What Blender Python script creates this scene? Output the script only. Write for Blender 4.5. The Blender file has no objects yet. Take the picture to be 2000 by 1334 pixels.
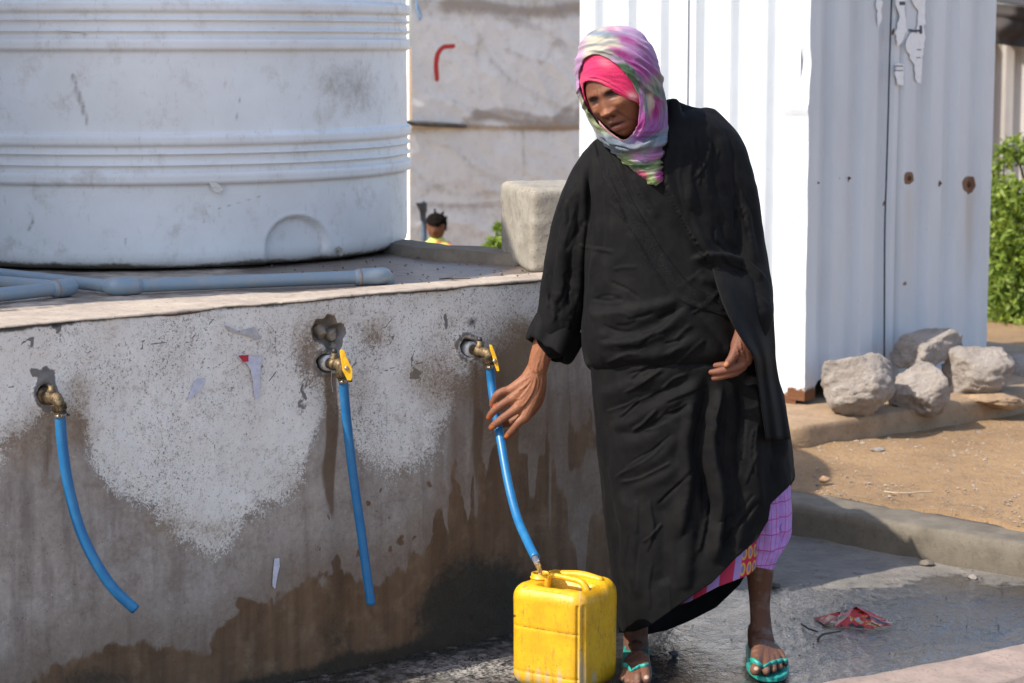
import bpy, math, random
import numpy as np
from mathutils import Vector, Matrix, bvhtree
random.seed(3); rng = np.random.default_rng(5)
scene = bpy.context.scene
R = math.radians

# ---------------------------------------------------------------- camera
F = 4444.0; CAMZ = 1.5; PITCH = math.atan(582 / F)
cd = bpy.data.cameras.new('camera'); cam = bpy.data.objects.new('camera', cd)
scene.collection.objects.link(cam)
cam.location = (0, 0, CAMZ); cam.rotation_euler = (math.pi / 2 - PITCH, 0, 0)
cd.sensor_width = 36; cd.lens = F * 36 / 2000; cd.clip_end = 2000; cd.clip_start = .1
cd.dof.use_dof = True; cd.dof.focus_distance = 5.45; cd.dof.aperture_fstop = 6.3
scene.camera = cam
# ---------------------------------------------------------------- light
AZ = R(30); EL = R(46)
SUN = Vector((-math.cos(AZ) * math.cos(EL), -math.sin(AZ) * math.cos(EL), math.sin(EL)))
world = bpy.data.worlds.new('World'); scene.world = world; world.use_nodes = True
wn = world.node_tree.nodes; wl = world.node_tree.links
sky = wn.new('ShaderNodeTexSky'); sky.sky_type = 'NISHITA'; sky.sun_disc = False
sky.sun_elevation = EL; sky.sun_rotation = math.atan2(SUN.x, SUN.y) % (2 * math.pi)
sky.dust_density = 1.8; sky.air_density = .9; sky.ozone_density = .7
wn['Background'].inputs[1].default_value = 0.15
wl.new(sky.outputs[0], wn['Background'].inputs[0])
sd = bpy.data.lights.new('sun', 'SUN'); sd.energy = 3.3; sd.angle = R(.55); sd.color = (1, .93, .82)
so = bpy.data.objects.new('sun', sd); so.rotation_euler = SUN.to_track_quat('Z', 'Y').to_euler()
so.location = (0, 0, 10); scene.collection.objects.link(so)
scene.view_settings.view_transform = 'Standard'; scene.view_settings.look = 'None'
scene.view_settings.exposure = 0.92; scene.view_settings.gamma = 1.0
scene.view_settings.use_curve_mapping = False

# ---------------------------------------------------------------- helpers
CP, SP = math.cos(PITCH), math.sin(PITCH)
def _dir(px, py):
    u = (np.asarray(px, float) - 1000) / F; v = (667 - np.asarray(py, float)) / F
    u, v = np.broadcast_arrays(u, v)
    return np.stack([u, CP + v * SP, -SP + v * CP], -1)
def at(px, py, Y):
    d = _dir(px, py); t = np.asarray(Y) / d[..., 1]
    return d * t[..., None] + np.array([0, 0, CAMZ])
def gz(px, py, z=0.0):
    d = _dir(px, py); t = (z - CAMZ) / d[..., 2]
    return d * t[..., None] + np.array([0, 0, CAMZ])
def proj(P):
    d = np.asarray(P, float) - np.array([0, 0, CAMZ])
    f = d[..., 1] * CP - d[..., 2] * SP; u = d[..., 1] * SP + d[..., 2] * CP
    return 1000 + F * d[..., 0] / f, 667 - F * u / f
def hashn(i, seed):
    x = (i[..., 0] * 73856093) ^ (i[..., 1] * 19349663) ^ (i[..., 2] * 83492791) ^ (seed * 2654435761 & 0x7fffffff)
    x = (x ^ (x >> 13)) * 1274126177 & 0x7fffffff
    x = (x ^ (x >> 16)) * 668265263 & 0x7fffffff
    return ((x ^ (x >> 15)) & 0xffff) / 65535.0
def vn(P, seed=0):
    P = np.asarray(P, float)
    if P.shape[-1] == 2: P = np.concatenate([P, np.zeros(P.shape[:-1] + (1,))], -1)
    i = np.floor(P).astype(np.int64); f = P - i; f = f * f * (3 - 2 * f); r = 0
    for a in (0, 1):
        for b in (0, 1):
            for c in (0, 1):
                w = (f[..., 0] if a else 1 - f[..., 0]) * (f[..., 1] if b else 1 - f[..., 1]) * (f[..., 2] if c else 1 - f[..., 2])
                r = r + w * hashn(i + np.array([a, b, c]), seed)
    return r * 2 - 1
def fbm(P, o=4, seed=0):
    P = np.asarray(P, float); r = 0; a = 1; s = 0
    for k in range(o):
        r = r + a * vn(P * 2 ** k + k * 17.3, seed + k); s += a; a *= .5
    return r / s
def sst(a, b, x):
    t = np.clip((x - a) / (b - a), 0, 1); return t * t * (3 - 2 * t)
def crom(pts, n):
    P = np.asarray(pts, float); m = len(P)
    if m == 2:
        t = np.linspace(0, 1, n)[:, None]; return P[0] * (1 - t) + P[1] * t
    Q = np.vstack([2 * P[0] - P[1], P, 2 * P[-1] - P[-2]])
    t = np.linspace(0, m - 1 - 1e-9, n); i = t.astype(int); f = (t - i)[:, None]
    a, b, c, d = Q[i], Q[i + 1], Q[i + 2], Q[i + 3]
    return .5 * (2 * b + (c - a) * f + (2 * a - 5 * b + 4 * c - d) * f ** 2 + (3 * b - a - 3 * c + d) * f ** 3)
def pdist(px, py, poly):
    """unsigned distance, signed side, arc fraction to a polyline"""
    P = np.stack([px, py], -1).astype(float); poly = np.asarray(poly, float)
    best = np.full(P.shape[:-1], 1e9); side = np.zeros_like(best); fr = np.zeros_like(best)
    L = np.r_[0, np.cumsum(np.linalg.norm(np.diff(poly, axis=0), axis=1))]
    for k in range(len(poly) - 1):
        a = poly[k]; e = poly[k + 1] - a; l2 = e @ e
        w = P - a; t = np.clip((w @ e) / l2, 0, 1)
        d = np.linalg.norm(w - t[..., None] * e, axis=-1)
        m = d < best; best = np.where(m, d, best)
        side = np.where(m, np.sign(e[0] * w[..., 1] - e[1] * w[..., 0]), side)
        fr = np.where(m, (L[k] + t * math.sqrt(l2)) / L[-1], fr)
    return best, side, fr
def inside(px, py, poly):
    poly = np.asarray(poly, float); c = np.zeros(np.shape(px), bool); j = len(poly) - 1
    for i in range(len(poly)):
        xi, yi = poly[i]; xj, yj = poly[j]
        if yi != yj:
            c ^= ((yi > py) != (yj > py)) & (px < (xj - xi) * (py - yi) / (yj - yi) + xi)
        j = i
    return c
def blob(px, py, cx, cy, sx, sy, ang=0):
    c, s = math.cos(R(ang)), math.sin(R(ang)); dx, dy = px - cx, py - cy
    return np.exp(-(((dx * c + dy * s) / sx) ** 2 + ((-dx * s + dy * c) / sy) ** 2))

class MB:
    def __init__(s): s.v = []; s.f = []; s.n = 0
    def add(s, v, f):
        v = np.asarray(v, float); s.v.append(v)
        s.f += [tuple(int(i) + s.n for i in q) for q in f]; s.n += len(v); return s
    def build(s, name, mat=None, parent=None, smooth=True):
        return mesh_obj(name, np.vstack(s.v), s.f, mat, parent, smooth)
def new_mesh(name, v, f):
    me = bpy.data.meshes.new(name); me.from_pydata(np.asarray(v, float).tolist(), [], [tuple(map(int, q)) for q in f])
    me.update(); return me
def link(name, me, mat=None, parent=None, smooth=True):
    o = bpy.data.objects.new(name, me); scene.collection.objects.link(o)
    if mat is not None: me.materials.append(mat)
    if parent is not None: o.parent = parent
    me.polygons.foreach_set('use_smooth', np.full(len(me.polygons), bool(smooth)))
    return o
def mesh_obj(name, v, f, mat=None, parent=None, smooth=True):
    return link(name, new_mesh(name, v, f), mat, parent, smooth)
def thing(name, label, cat, loc=(0, 0, 0), group=None):
    o = bpy.data.objects.new(name, None); scene.collection.objects.link(o)
    o.empty_display_size = .1
    return tag(o, label, cat, group)
def tag(o, label, cat, group=None):
    o['label'] = label; o['category'] = cat
    if group: o['group'] = group
    return o
def structure(o): o['kind'] = 'structure'; return o
def coords(me):
    a = np.empty(len(me.vertices) * 3); me.vertices.foreach_get('co', a); return a.reshape(-1, 3)
def normals(me):
    a = np.empty(len(me.vertices) * 3); me.vertices.foreach_get('normal', a); return a.reshape(-1, 3)
def setco(me, c): me.vertices.foreach_set('co', c.ravel()); me.update()
def setcol(me, name, c):
    a = me.attributes.new(name, 'FLOAT_COLOR', 'POINT'); c = np.asarray(c, float)
    if c.shape[1] == 3: c = np.hstack([c, np.ones((len(c), 1))])
    a.data.foreach_set('color', c.ravel())
def grid(nu, nv, wrap=False):
    f = []
    for j in range(nv - 1):
        for i in range(nu if wrap else nu - 1):
            i2 = (i + 1) % nu; f.append((j * nu + i, j * nu + i2, (j + 1) * nu + i2, (j + 1) * nu + i))
    return f
def tube(pts, rad, sides=12, n=None, caps=True, flat=None):
    pts = np.asarray(pts, float); rad = np.asarray(rad, float) if np.ndim(rad) else np.full(len(pts), float(rad))
    if n: pr = crom(np.hstack([pts, rad[:, None]]), n); pts, rad = pr[:, :3], pr[:, 3]
    m = len(pts); T = np.gradient(pts, axis=0); T /= np.linalg.norm(T, axis=1)[:, None] + 1e-12
    ref = np.array([0, 0, 1.]) if abs(T[0, 2]) < .9 else np.array([1., 0, 0])
    V = []; u = np.cross(T[0], ref); u /= np.linalg.norm(u)
    if caps:   # rounded ends
        k = 3
        P0 = [pts[0] - T[0] * rad[0] * math.cos(a) for a in np.linspace(0, math.pi / 2, k, endpoint=False)]
        R0 = [max(rad[0] * math.sin(a), 1e-5) for a in np.linspace(0, math.pi / 2, k, endpoint=False)]
        P1 = [pts[-1] + T[-1] * rad[-1] * math.cos(a) for a in np.linspace(0, math.pi / 2, k, endpoint=False)][::-1]
        R1 = [max(rad[-1] * math.sin(a), 1e-5) for a in np.linspace(0, math.pi / 2, k, endpoint=False)][::-1]
        pts = np.vstack([P0, pts, P1]); T = np.vstack([[T[0]] * k, T, [T[-1]] * k]); rad = np.r_[R0, rad, R1]; m = len(pts)
    for i in range(m):
        u = u - T[i] * (u @ T[i]); u /= np.linalg.norm(u); w = np.cross(T[i], u)
        a = np.arange(sides) * 2 * math.pi / sides
        V.append(pts[i] + rad[i] * (np.cos(a)[:, None] * u + np.sin(a)[:, None] * w))
    V = np.vstack(V); f = grid(sides, m, True)
    if caps:
        f.append(tuple(range(sides))[::-1]); f.append(tuple(range((m - 1) * sides, m * sides)))
    return V, f
def lathe(prof, c, axis=(0, 0, 1), sides=24, closed=True):
    """prof: (radius, height) along axis from c"""
    ax = np.array(axis, float); ax /= np.linalg.norm(ax)
    ref = np.array([0, 0, 1.]) if abs(ax[2]) < .9 else np.array([1., 0, 0])
    u = np.cross(ax, ref); u /= np.linalg.norm(u); w = np.cross(ax, u); V = []
    a = np.arange(sides) * 2 * math.pi / sides; ring = np.cos(a)[:, None] * u + np.sin(a)[:, None] * w
    for r, h in prof: V.append(np.array(c) + ax * h + max(r, 1e-5) * ring)
    f = grid(sides, len(prof), True)
    if closed: f.append(tuple(range(sides))[::-1]); f.append(tuple(range((len(prof) - 1) * sides, len(prof) * sides)))
    return np.vstack(V), f
def box(lo, hi):
    x0, y0, z0 = lo; x1, y1, z1 = hi
    v = [(x0, y0, z0), (x1, y0, z0), (x1, y1, z0), (x0, y1, z0), (x0, y0, z1), (x1, y0, z1), (x1, y1, z1), (x0, y1, z1)]
    return v, [(0, 3, 2, 1), (4, 5, 6, 7), (0, 1, 5, 4), (1, 2, 6, 5), (2, 3, 7, 6), (3, 0, 4, 7)]
def remesh(mb, voxel, smooth_it=4, fac=.5):
    me = new_mesh('tmp', np.vstack(mb.v), mb.f); o = bpy.data.objects.new('tmp', me); scene.collection.objects.link(o)
    m = o.modifiers.new('r', 'REMESH'); m.mode = 'VOXEL'; m.voxel_size = voxel; m.use_smooth_shade = True
    if smooth_it:
        s = o.modifiers.new('s', 'SMOOTH'); s.factor = fac; s.iterations = smooth_it
    dg = bpy.context.evaluated_depsgraph_get(); dg.update()
    out = bpy.data.meshes.new_from_object(o.evaluated_get(dg))
    bpy.data.objects.remove(o); bpy.data.meshes.remove(me); return out
def thin(mb_poly_pts, thick):
    """closed thin slab from an outline of 3d points, thickness vector"""
    P = np.asarray(mb_poly_pts, float); n = len(P); t = np.asarray(thick, float)
    V = np.vstack([P, P + t]); f = [tuple(range(n))[::-1], tuple(range(n, 2 * n))]
    f += [(i, (i + 1) % n, (i + 1) % n + n, i + n) for i in range(n)]
    return V, f

# ---------------------------------------------------------------- materials
class NT:
    def __init__(s, name):
        s.m = bpy.data.materials.new(name); s.m.use_nodes = True; s.t = s.m.node_tree
        s.b = s.t.nodes['Principled BSDF']; s.co = s.t.nodes.new('ShaderNodeTexCoord').outputs['Object']
    def n(s, t, **k):
        x = s.t.nodes.new(t)
        for a, b in k.items(): setattr(x, a, b)
        return x
    def put(s, sock, v):
        if hasattr(v, 'is_output') or isinstance(v, bpy.types.NodeSocket): s.t.links.new(v, sock)
        else:
            if sock.type == 'RGBA' and isinstance(v, (tuple, list)) and len(v) == 3: v = (*v, 1)
            if sock.type == 'VECTOR' and isinstance(v, (int, float)): v = (v, v, v)
            sock.default_value = v
    def map(s, scale, rot=(0, 0, 0), vec=None):
        x = s.n('ShaderNodeMapping'); s.put(x.inputs['Vector'], vec or s.co); s.put(x.inputs['Scale'], scale); x.inputs['Rotation'].default_value = rot
        return x.outputs[0]
    def noise(s, scale, detail=4, rough=.55, vec=None, dist=0):
        x = s.n('ShaderNodeTexNoise'); s.put(x.inputs['Vector'], vec or s.co)
        x.inputs['Scale'].default_value = scale; x.inputs['Detail'].default_value = detail
        x.inputs['Roughness'].default_value = rough; x.inputs['Distortion'].default_value = dist
        return x.outputs['Fac']
    def vor(s, scale, feature='F1', vec=None, out='Distance', rand=1):
        x = s.n('ShaderNodeTexVoronoi', feature=feature); s.put(x.inputs['Vector'], vec or s.co)
        x.inputs['Scale'].default_value = scale; x.inputs['Randomness'].default_value = rand
        return x.outputs[out]
    def math(s, op, a, b=0.0, clamp=False):
        x = s.n('ShaderNodeMath', operation=op, use_clamp=clamp); s.put(x.inputs[0], a); s.put(x.inputs[1], b); return x.outputs[0]
    def step(s, v, lo, hi):
        x = s.n('ShaderNodeMapRange', interpolation_type='SMOOTHSTEP')
        s.put(x.inputs[0], v); x.inputs[1].default_value = lo; x.inputs[2].default_value = hi; return x.outputs[0]
    def mix(s, f, a, b, mode='MIX'):
        x = s.n('ShaderNodeMix', data_type='RGBA', blend_type=mode); s.put(x.inputs[0], f); s.put(x.inputs[6], a); s.put(x.inputs[7], b); return x.outputs[2]
    def ramp(s, f, cols):
        x = s.n('ShaderNodeValToRGB'); s.put(x.inputs[0], f); e = x.color_ramp.elements
        while len(e) < len(cols): e.new(.5)
        for k, (p, c) in enumerate(cols): e[k].position = p; e[k].color = (*c, 1)
        return x.outputs[0]
    def attr(s, name):
        x = s.n('ShaderNodeAttribute', attribute_name=name); return x
    def sep(s, c):
        x = s.n('ShaderNodeSeparateColor'); s.put(x.inputs[0], c); return x.outputs
    def bump(s, h, strength=.3, dist=.01, normal=None):
        x = s.n('ShaderNodeBump'); s.put(x.inputs['Height'], h); x.inputs['Strength'].default_value = strength; x.inputs['Distance'].default_value = dist
        if normal is not None: s.t.links.new(normal, x.inputs['Normal'])
        return x.outputs[0]
    def out(s, color=None, rough=None, normal=None, **k):
        if color is not None: s.put(s.b.inputs['Base Color'], color)
        if rough is not None: s.put(s.b.inputs['Roughness'], rough)
        if normal is not None: s.put(s.b.inputs['Normal'], normal)
        for a, v in k.items(): s.put(s.b.inputs[a.replace('_', ' ')], v)
        return s.m
def simple(name, a, b=None, scale=20, rough=.6, bump=.1, bscale=None, **k):
    n = NT(name); b = b or tuple(x * .7 for x in a)
    f = n.noise(scale, 5, .6)
    col = n.mix(n.step(f, .35, .65), a, b)
    return n.out(col, rough, n.bump(n.noise(bscale or scale * 4, 4), bump, .004), **k)

# ---- wall plaster (masks painted per vertex: A = white, wet, brown ; B = rust, moss and painted shade, bare)
def make_wall_mat():
    n = NT('weathered_wall_plaster'); A = n.sep(n.attr('A').outputs['Color']); B = n.sep(n.attr('B').outputs['Color'])
    f1 = n.noise(14, 6, .62); f2 = n.noise(90, 5, .65); f3 = n.noise(330, 3, .6)
    vstr = n.map((1, 1, .12)); s1 = n.noise(26, 5, .6, vstr); s2 = n.noise(70, 4, .6, vstr)
    plaster = n.ramp(n.math('ADD', n.math('MULTIPLY', f1, .6), n.math('MULTIPLY', f2, .4)),
                     [(.32, (.24, .185, .145)), (.5, (.37, .315, .27)), (.68, (.48, .425, .37))])
    plaster = n.mix(n.math('MULTIPLY', n.step(s1, .45, .7), .5), plaster, (.17, .13, .11))
    plaster = n.mix(n.math('MULTIPLY', n.step(f3, .62, .75), .35), plaster, (.42, .36, .30))
    # whitewash, speckled with little chips
    w = n.math('ADD', A[0], n.math('MULTIPLY', n.math('SUBTRACT', f1, .5), .55))
    w = n.math('ADD', w, n.math('MULTIPLY', n.math('SUBTRACT', f2, .5), .75))
    chips = n.noise(150, 4, .75, n.map((1, 1, 1), (.3, .2, .9)), .6)
    w = n.math('ADD', w, n.math('MULTIPLY', n.math('SUBTRACT', chips, .52), 1.5))
    wm = n.step(w, .38, .52)
    dens = n.math('ADD', n.math('MULTIPLY', n.step(n.noise(5.5, 4, .6), .36, .64), .055), n.math('MULTIPLY', n.math('SUBTRACT', 1.0, A[0]), .10))
    sp1 = n.math('ADD', n.noise(170, 3, .7, None, .9), dens); sp2 = n.math('ADD', n.noise(330, 2, .6, None, .8), dens)
    spk = n.math('MAXIMUM', n.step(sp1, .625, .67), n.math('MULTIPLY', n.step(sp2, .65, .70), .8))
    wcol = n.mix(n.step(n.noise(7, 5, .6), .3, .75), (.82, .785, .73), (.72, .67, .60))
    wcol = n.mix(n.math('MULTIPLY', n.step(n.noise(45, 5, .7), .52, .68), .45), wcol, (.36, .31, .26))
    wcol = n.mix(n.math('MULTIPLY', spk, .85), wcol, n.mix(f1, (.14, .12, .11), (.24, .20, .17)))
    col = n.mix(wm, plaster, wcol)
    pits = n.vor(95, vec=n.map((1, 1, .8))); pm = n.math('MULTIPLY', n.step(pits, .17, .10), n.step(n.noise(9, 3), .42, .62))
    col = n.mix(n.math('MULTIPLY', pm, .8), col, (.13, .11, .10))
    br = n.step(n.math('ADD', A[2], n.math('MULTIPLY', n.math('SUBTRACT', n.noise(120, 5, .75), .5), 2.2)), .45, 1.0)
    col = n.mix(n.math('MULTIPLY', br, .6), col, n.mix(n.noise(30), (.24, .145, .085), (.12, .085, .065)))
    bare = n.step(n.math('ADD', B[2], n.math('MULTIPLY', n.math('SUBTRACT', f2, .5), .7)), .45, .6)
    col = n.mix(bare, col, n.mix(f2, (.13, .12, .115), (.24, .22, .20)))
    rust = n.step(n.math('ADD', B[0], n.math('MULTIPLY', n.math('SUBTRACT', s2, .5), .7)), .35, .8)
    col = n.mix(n.math('MULTIPLY', rust, .8), col, n.mix(s1, (.15, .075, .025), (.07, .042, .025)))
    och = n.step(n.math('ADD', A[2], n.math('MULTIPLY', n.math('SUBTRACT', n.noise(11, 6, .65), .5), 1.1)), .12, 1.0)
    col = n.mix(n.math('MULTIPLY', och, .42), col, (.30, .19, .085))
    dmp = n.step(n.math('ADD', n.sep(n.attr('D').outputs['Color'])[0], n.math('MULTIPLY', n.math('SUBTRACT', f1, .5), .7)), .15, .95)
    col = n.mix(n.math('MULTIPLY', dmp, .55), col, (.17, .105, .06))
    wet = n.step(n.math('ADD', A[1], n.math('ADD', n.math('MULTIPLY', n.math('SUBTRACT', s2, .5), .5), n.math('MULTIPLY', n.math('SUBTRACT', f2, .5), .35))), .38, .62)
    wetcol = n.mix(n.step(s1, .3, .7), (.095, .046, .017), (.18, .10, .048))
    wetcol = n.mix(n.step(f1, .5, .75), wetcol, (.23, .145, .08))
    col = n.mix(n.math('MULTIPLY', wet, .92), col, wetcol)
    moss_shade = n.step(n.math('ADD', B[1], n.math('MULTIPLY', n.math('SUBTRACT', n.noise(60, 6, .7), .5), .9)), .35, .9)
    col = n.mix(n.math('MULTIPLY', moss_shade, .9), col, n.mix(f2, (.012, .011, .008), (.035, .03, .018)))
    rough = n.math('SUBTRACT', .85, n.math('MULTIPLY', wet, .42))
    h = n.math('ADD', n.math('MULTIPLY', wm, .55), n.math('MULTIPLY', f2, .5)); h = n.math('ADD', h, n.math('MULTIPLY', f3, .25))
    h = n.math('SUBTRACT', h, n.math('MULTIPLY', pm, .6)); h = n.math('SUBTRACT', h, n.math('MULTIPLY', spk, .35))
    return n.out(col, rough, n.bump(h, .55, .003))
M_wall = make_wall_mat()
def make_cement(name, a, b, dark, wetc=0.0, sc=1):
    n = NT(name); f1 = n.noise(9 * sc, 6, .65); f2 = n.noise(70 * sc, 5, .7)
    col = n.mix(n.step(f1, .3, .7), a, b); col = n.mix(n.math('MULTIPLY', n.step(f2, .52, .72), .6), col, dark)
    sp = n.step(n.vor(60 * sc), .16, .08); col = n.mix(n.math('MULTIPLY', sp, .6), col, dark)
    return n.out(col, .85, n.bump(n.math('ADD', f2, n.math('MULTIPLY', n.noise(300, 3), .4)), .5, .004))
def make_slab():
    n = NT('slab_cement'); f1 = n.noise(9, 6, .65); f2 = n.noise(70, 5, .7); A = n.sep(n.attr('A').outputs['Color'])
    col = n.mix(n.step(f1, .3, .7), (.46, .385, .31), (.34, .28, .23)); col = n.mix(n.math('MULTIPLY', n.step(f2, .52, .72), .6), col, (.15, .12, .10))
    w = n.step(n.math('ADD', A[0], n.math('MULTIPLY', n.math('SUBTRACT', n.noise(16, 5, .65), .5), .8)), .4, .65)
    col = n.mix(n.math('MULTIPLY', w, .85), col, n.mix(f1, (.13, .095, .075), (.085, .065, .055)))
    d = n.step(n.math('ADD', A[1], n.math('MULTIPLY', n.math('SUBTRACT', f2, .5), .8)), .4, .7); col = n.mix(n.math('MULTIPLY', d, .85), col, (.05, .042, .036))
    return n.out(col, n.math('SUBTRACT', .85, n.math('MULTIPLY', w, .5)), n.bump(n.math('ADD', f2, n.math('MULTIPLY', n.noise(300, 3), .4)), .5, .004))
M_slab = make_slab()
M_block = make_cement('block_cement', (.34, .31, .26), (.24, .215, .175), (.10, .08, .065))
M_kerb = make_cement('kerb_cement', (.17, .145, .11), (.11, .092, .07), (.08, .062, .045))
M_kerbnear = make_cement('near_kerb_cement', (.33, .25, .21), (.22, .17, .145), (.10, .075, .06))

def make_floor():
    n = NT('wet_concrete_floor'); A = n.sep(n.attr('A').outputs['Color'])
    f1 = n.noise(5, 6, .6); f2 = n.noise(28, 6, .68); f3 = n.noise(110, 4, .65)
    dry = n.mix(n.step(f1, .32, .68), (.22, .20, .175), (.135, .12, .105)); dry = n.mix(n.math('MULTIPLY', n.step(f2, .5, .7), .6), dry, (.085, .075, .068))
    wet = n.math('ADD', A[0], n.math('MULTIPLY', n.math('SUBTRACT', f2, .5), .9)); wm = n.step(wet, .38, .62)
    wc = n.mix(n.step(f2, .35, .65), (.05, .044, .04), (.018, .016, .014))
    col = n.mix(wm, dry, wc)
    col = n.mix(n.math('MULTIPLY', A[1], n.step(f3, .45, .55)), col, (.42, .40, .38))
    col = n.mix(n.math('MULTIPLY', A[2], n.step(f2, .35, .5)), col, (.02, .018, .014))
    rough = n.math('SUBTRACT', .82, n.math('MULTIPLY', wm, .66)); rough = n.math('ADD', rough, n.math('MULTIPLY', f3, .12))
    h = n.math('ADD', n.math('MULTIPLY', f2, .8), n.math('MULTIPLY', f3, .35))
    return n.out(col, rough, n.bump(h, 1.0, .010), Specular_IOR_Level=.5, Coat_Weight=n.math('MULTIPLY', n.step(n.math('ADD', wet, n.math('MULTIPLY', n.math('SUBTRACT', n.noise(50, 4, .6), .5), .6)), .45, .6), 1.0), Coat_Roughness=.07, Coat_Normal=n.bump(n.math('ADD', n.noise(34, 4, .6, n.map((1, .6, 1))), n.math('MULTIPLY', f2, .3)), 1.0, .011))
M_floor = make_floor()
def make_sand():
    n = NT('sandy_ground'); f1 = n.noise(2.2, 6, .6); f2 = n.noise(25, 6, .7); f3 = n.noise(160, 4, .7)
    c = n.mix(n.step(f1, .3, .7), (.42, .265, .135), (.29, .18, .09)); c = n.mix(n.math('MULTIPLY', n.step(f2, .5, .72), .55), c, (.17, .105, .058))
    c = n.mix(n.math('MULTIPLY', n.step(f3, .58, .7), .5), c, (.44, .33, .22))
    c = n.mix(n.math('MULTIPLY', n.step(n.vor(38), .13, .06), .7), c, (.15, .11, .08))
    return n.out(c, .95, n.bump(n.math('ADD', f2, n.math('MULTIPLY', f3, .5)), 1, .02))
M_sand = make_sand()

# ================================================================ GROUND
def bank_z(x, y):
    return .098 + .018 * fbm(np.stack([x * 1.7, y * 1.7], -1), 4, 3) + .006 * fbm(np.stack([x * 14, y * 14], -1), 3, 9)
# big far ground sheet
structure(mesh_obj('ground', [(-900, -900, -.06), (900, -900, -.06), (900, 1500, -.06), (-900, 1500, -.06)], [(0, 1, 2, 3)], M_sand))
# kerb: a low curb around the washing floor; inner top edge line
KP = [(-.9, 8.0), (.0, 7.62), (.45, 7.25), (.85, 6.89), (1.13, 6.60), (1.42, 6.31), (1.72, 6.03), (1.86, 5.82), (1.72, 5.62), (1.22, 5.27), (.92, 5.07), (.64, 4.90), (.2, 4.64), (-.4, 4.42), (-1.4, 4.05)]
def ribbon(pts, n, width, z0, z1, name, mat, seed, chip=.004, side=1, wz=.0, taper=None):
    P = crom(np.array(pts), n); T = np.gradient(P, axis=0); T /= np.linalg.norm(T, axis=1)[:, None]
    N = np.stack([-T[:, 1], T[:, 0]], 1) * side
    s = np.r_[0, np.cumsum(np.linalg.norm(np.diff(P, axis=0), axis=1))]
    prof = [(0, z0)] + [(0, z0 + (z1 - z0) * t) for t in (.25, .5, .75, .93)] + [(.012, z1)] + [(width * t, z1 + wz * t) for t in np.linspace(.12, 1, 9)] + [(width + .01, z0)]
    V = []
    for o_, z in prof:
        ww = o_ * (1 + .12 * fbm(np.stack([s * 3, np.full(n, 0.)], 1), 3, seed)) if o_ > .02 else np.full(n, o_)
        if taper is not None and o_ > .02: ww = ww * np.interp(s / s[-1], *taper)
        nz = fbm(np.stack([s * 9, np.full(n, o_ * 20), np.full(n, z * 20)], 1), 4, seed + 2)
        q = P + N * (ww + chip * nz)[:, None]
        V.append(np.hstack([q, (z + (chip * 1.2 * nz if z > z0 else 0))[:, None] if np.ndim(z) else (np.full(n, z) + (chip * 1.2 * nz if z > z0 else 0))[:, None]]))
    return structure(mesh_obj(name, np.vstack(V), grid(n, len(prof)), mat))
ribbon(KP[:8], 340, .17, -.04, .098, 'kerb', M_kerb, 5, .006, side=1)
ribbon(KP[7:], 340, .20, -.04, .09, 'kerb', M_kerbnear, 8, .007, side=1, wz=-.008)
# sand bank behind the kerb, lapping onto its back edge
kp = crom(np.array(KP[:9]), 260); T = np.gradient(kp, axis=0); T /= np.linalg.norm(T, axis=1)[:, None]; N = np.stack([-T[:, 1], T[:, 0]], 1)
N = N * .35 + np.array([.62, .78]) * .65; N /= np.linalg.norm(N, axis=1)[:, None]
ds = np.r_[np.linspace(.0, 3.2, 150), np.geomspace(3.26, 60, 60)]
edge = .155 + .035 * fbm(np.stack([np.arange(260) * .09, np.zeros(260)], 1), 4, 31)
V = []
for d in ds:
    q = kp + N * (d + edge)[:, None]; z = bank_z(q[:, 0], q[:, 1]) + .012 * sst(0, .5, np.full(260, d))
    if d == 0: z = z * 0 + .075
    elif d < .03: z = np.maximum(z, .0985) + .002
    else: z = z + .008
    V.append(np.hstack([q, z[:, None]]))
structure(mesh_obj('sand_ground', np.vstack(V), grid(260, len(ds)), M_sand))
# washing floor
xs = np.linspace(-1.6, 2.0, 330); ys = np.linspace(4.1, 8.0, 300); X, Y = np.meshgrid(xs, ys)
Z = .007 * fbm(np.stack([X * 3, Y * 3], -1), 4, 11) + .0045 * fbm(np.stack([X * 16, Y * 11], -1), 3, 12)
V = np.stack([X, Y, Z], -1).reshape(-1, 3)
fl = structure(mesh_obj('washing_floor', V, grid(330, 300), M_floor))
px, py = proj(V)
A = np.zeros((len(V), 3)); wv = 14 * fbm(V * 5, 3, 4)
A[:, 0] = sst(1110, 1190, py + wv + .03 * (px - 1600)) * (1 - .35 * blob(px, py, 1350, 1230, 60, 40)) + .55 * blob(px, py, 1840, 1140, 70, 22) + .4 * blob(px, py, 1560, 1110, 60, 16)
A[:, 1] = (px < 1230) * (sst(-60, 30, 999 - px) * .0 + .9 * blob(px, py, 930, 1305, 130, 25))
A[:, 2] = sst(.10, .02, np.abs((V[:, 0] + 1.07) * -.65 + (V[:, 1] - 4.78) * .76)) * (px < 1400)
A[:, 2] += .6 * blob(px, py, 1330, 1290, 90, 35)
A[:, 0] -= .45 * (px < 1150)
setcol(fl.data, 'A', np.clip(A, 0, 1))

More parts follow.
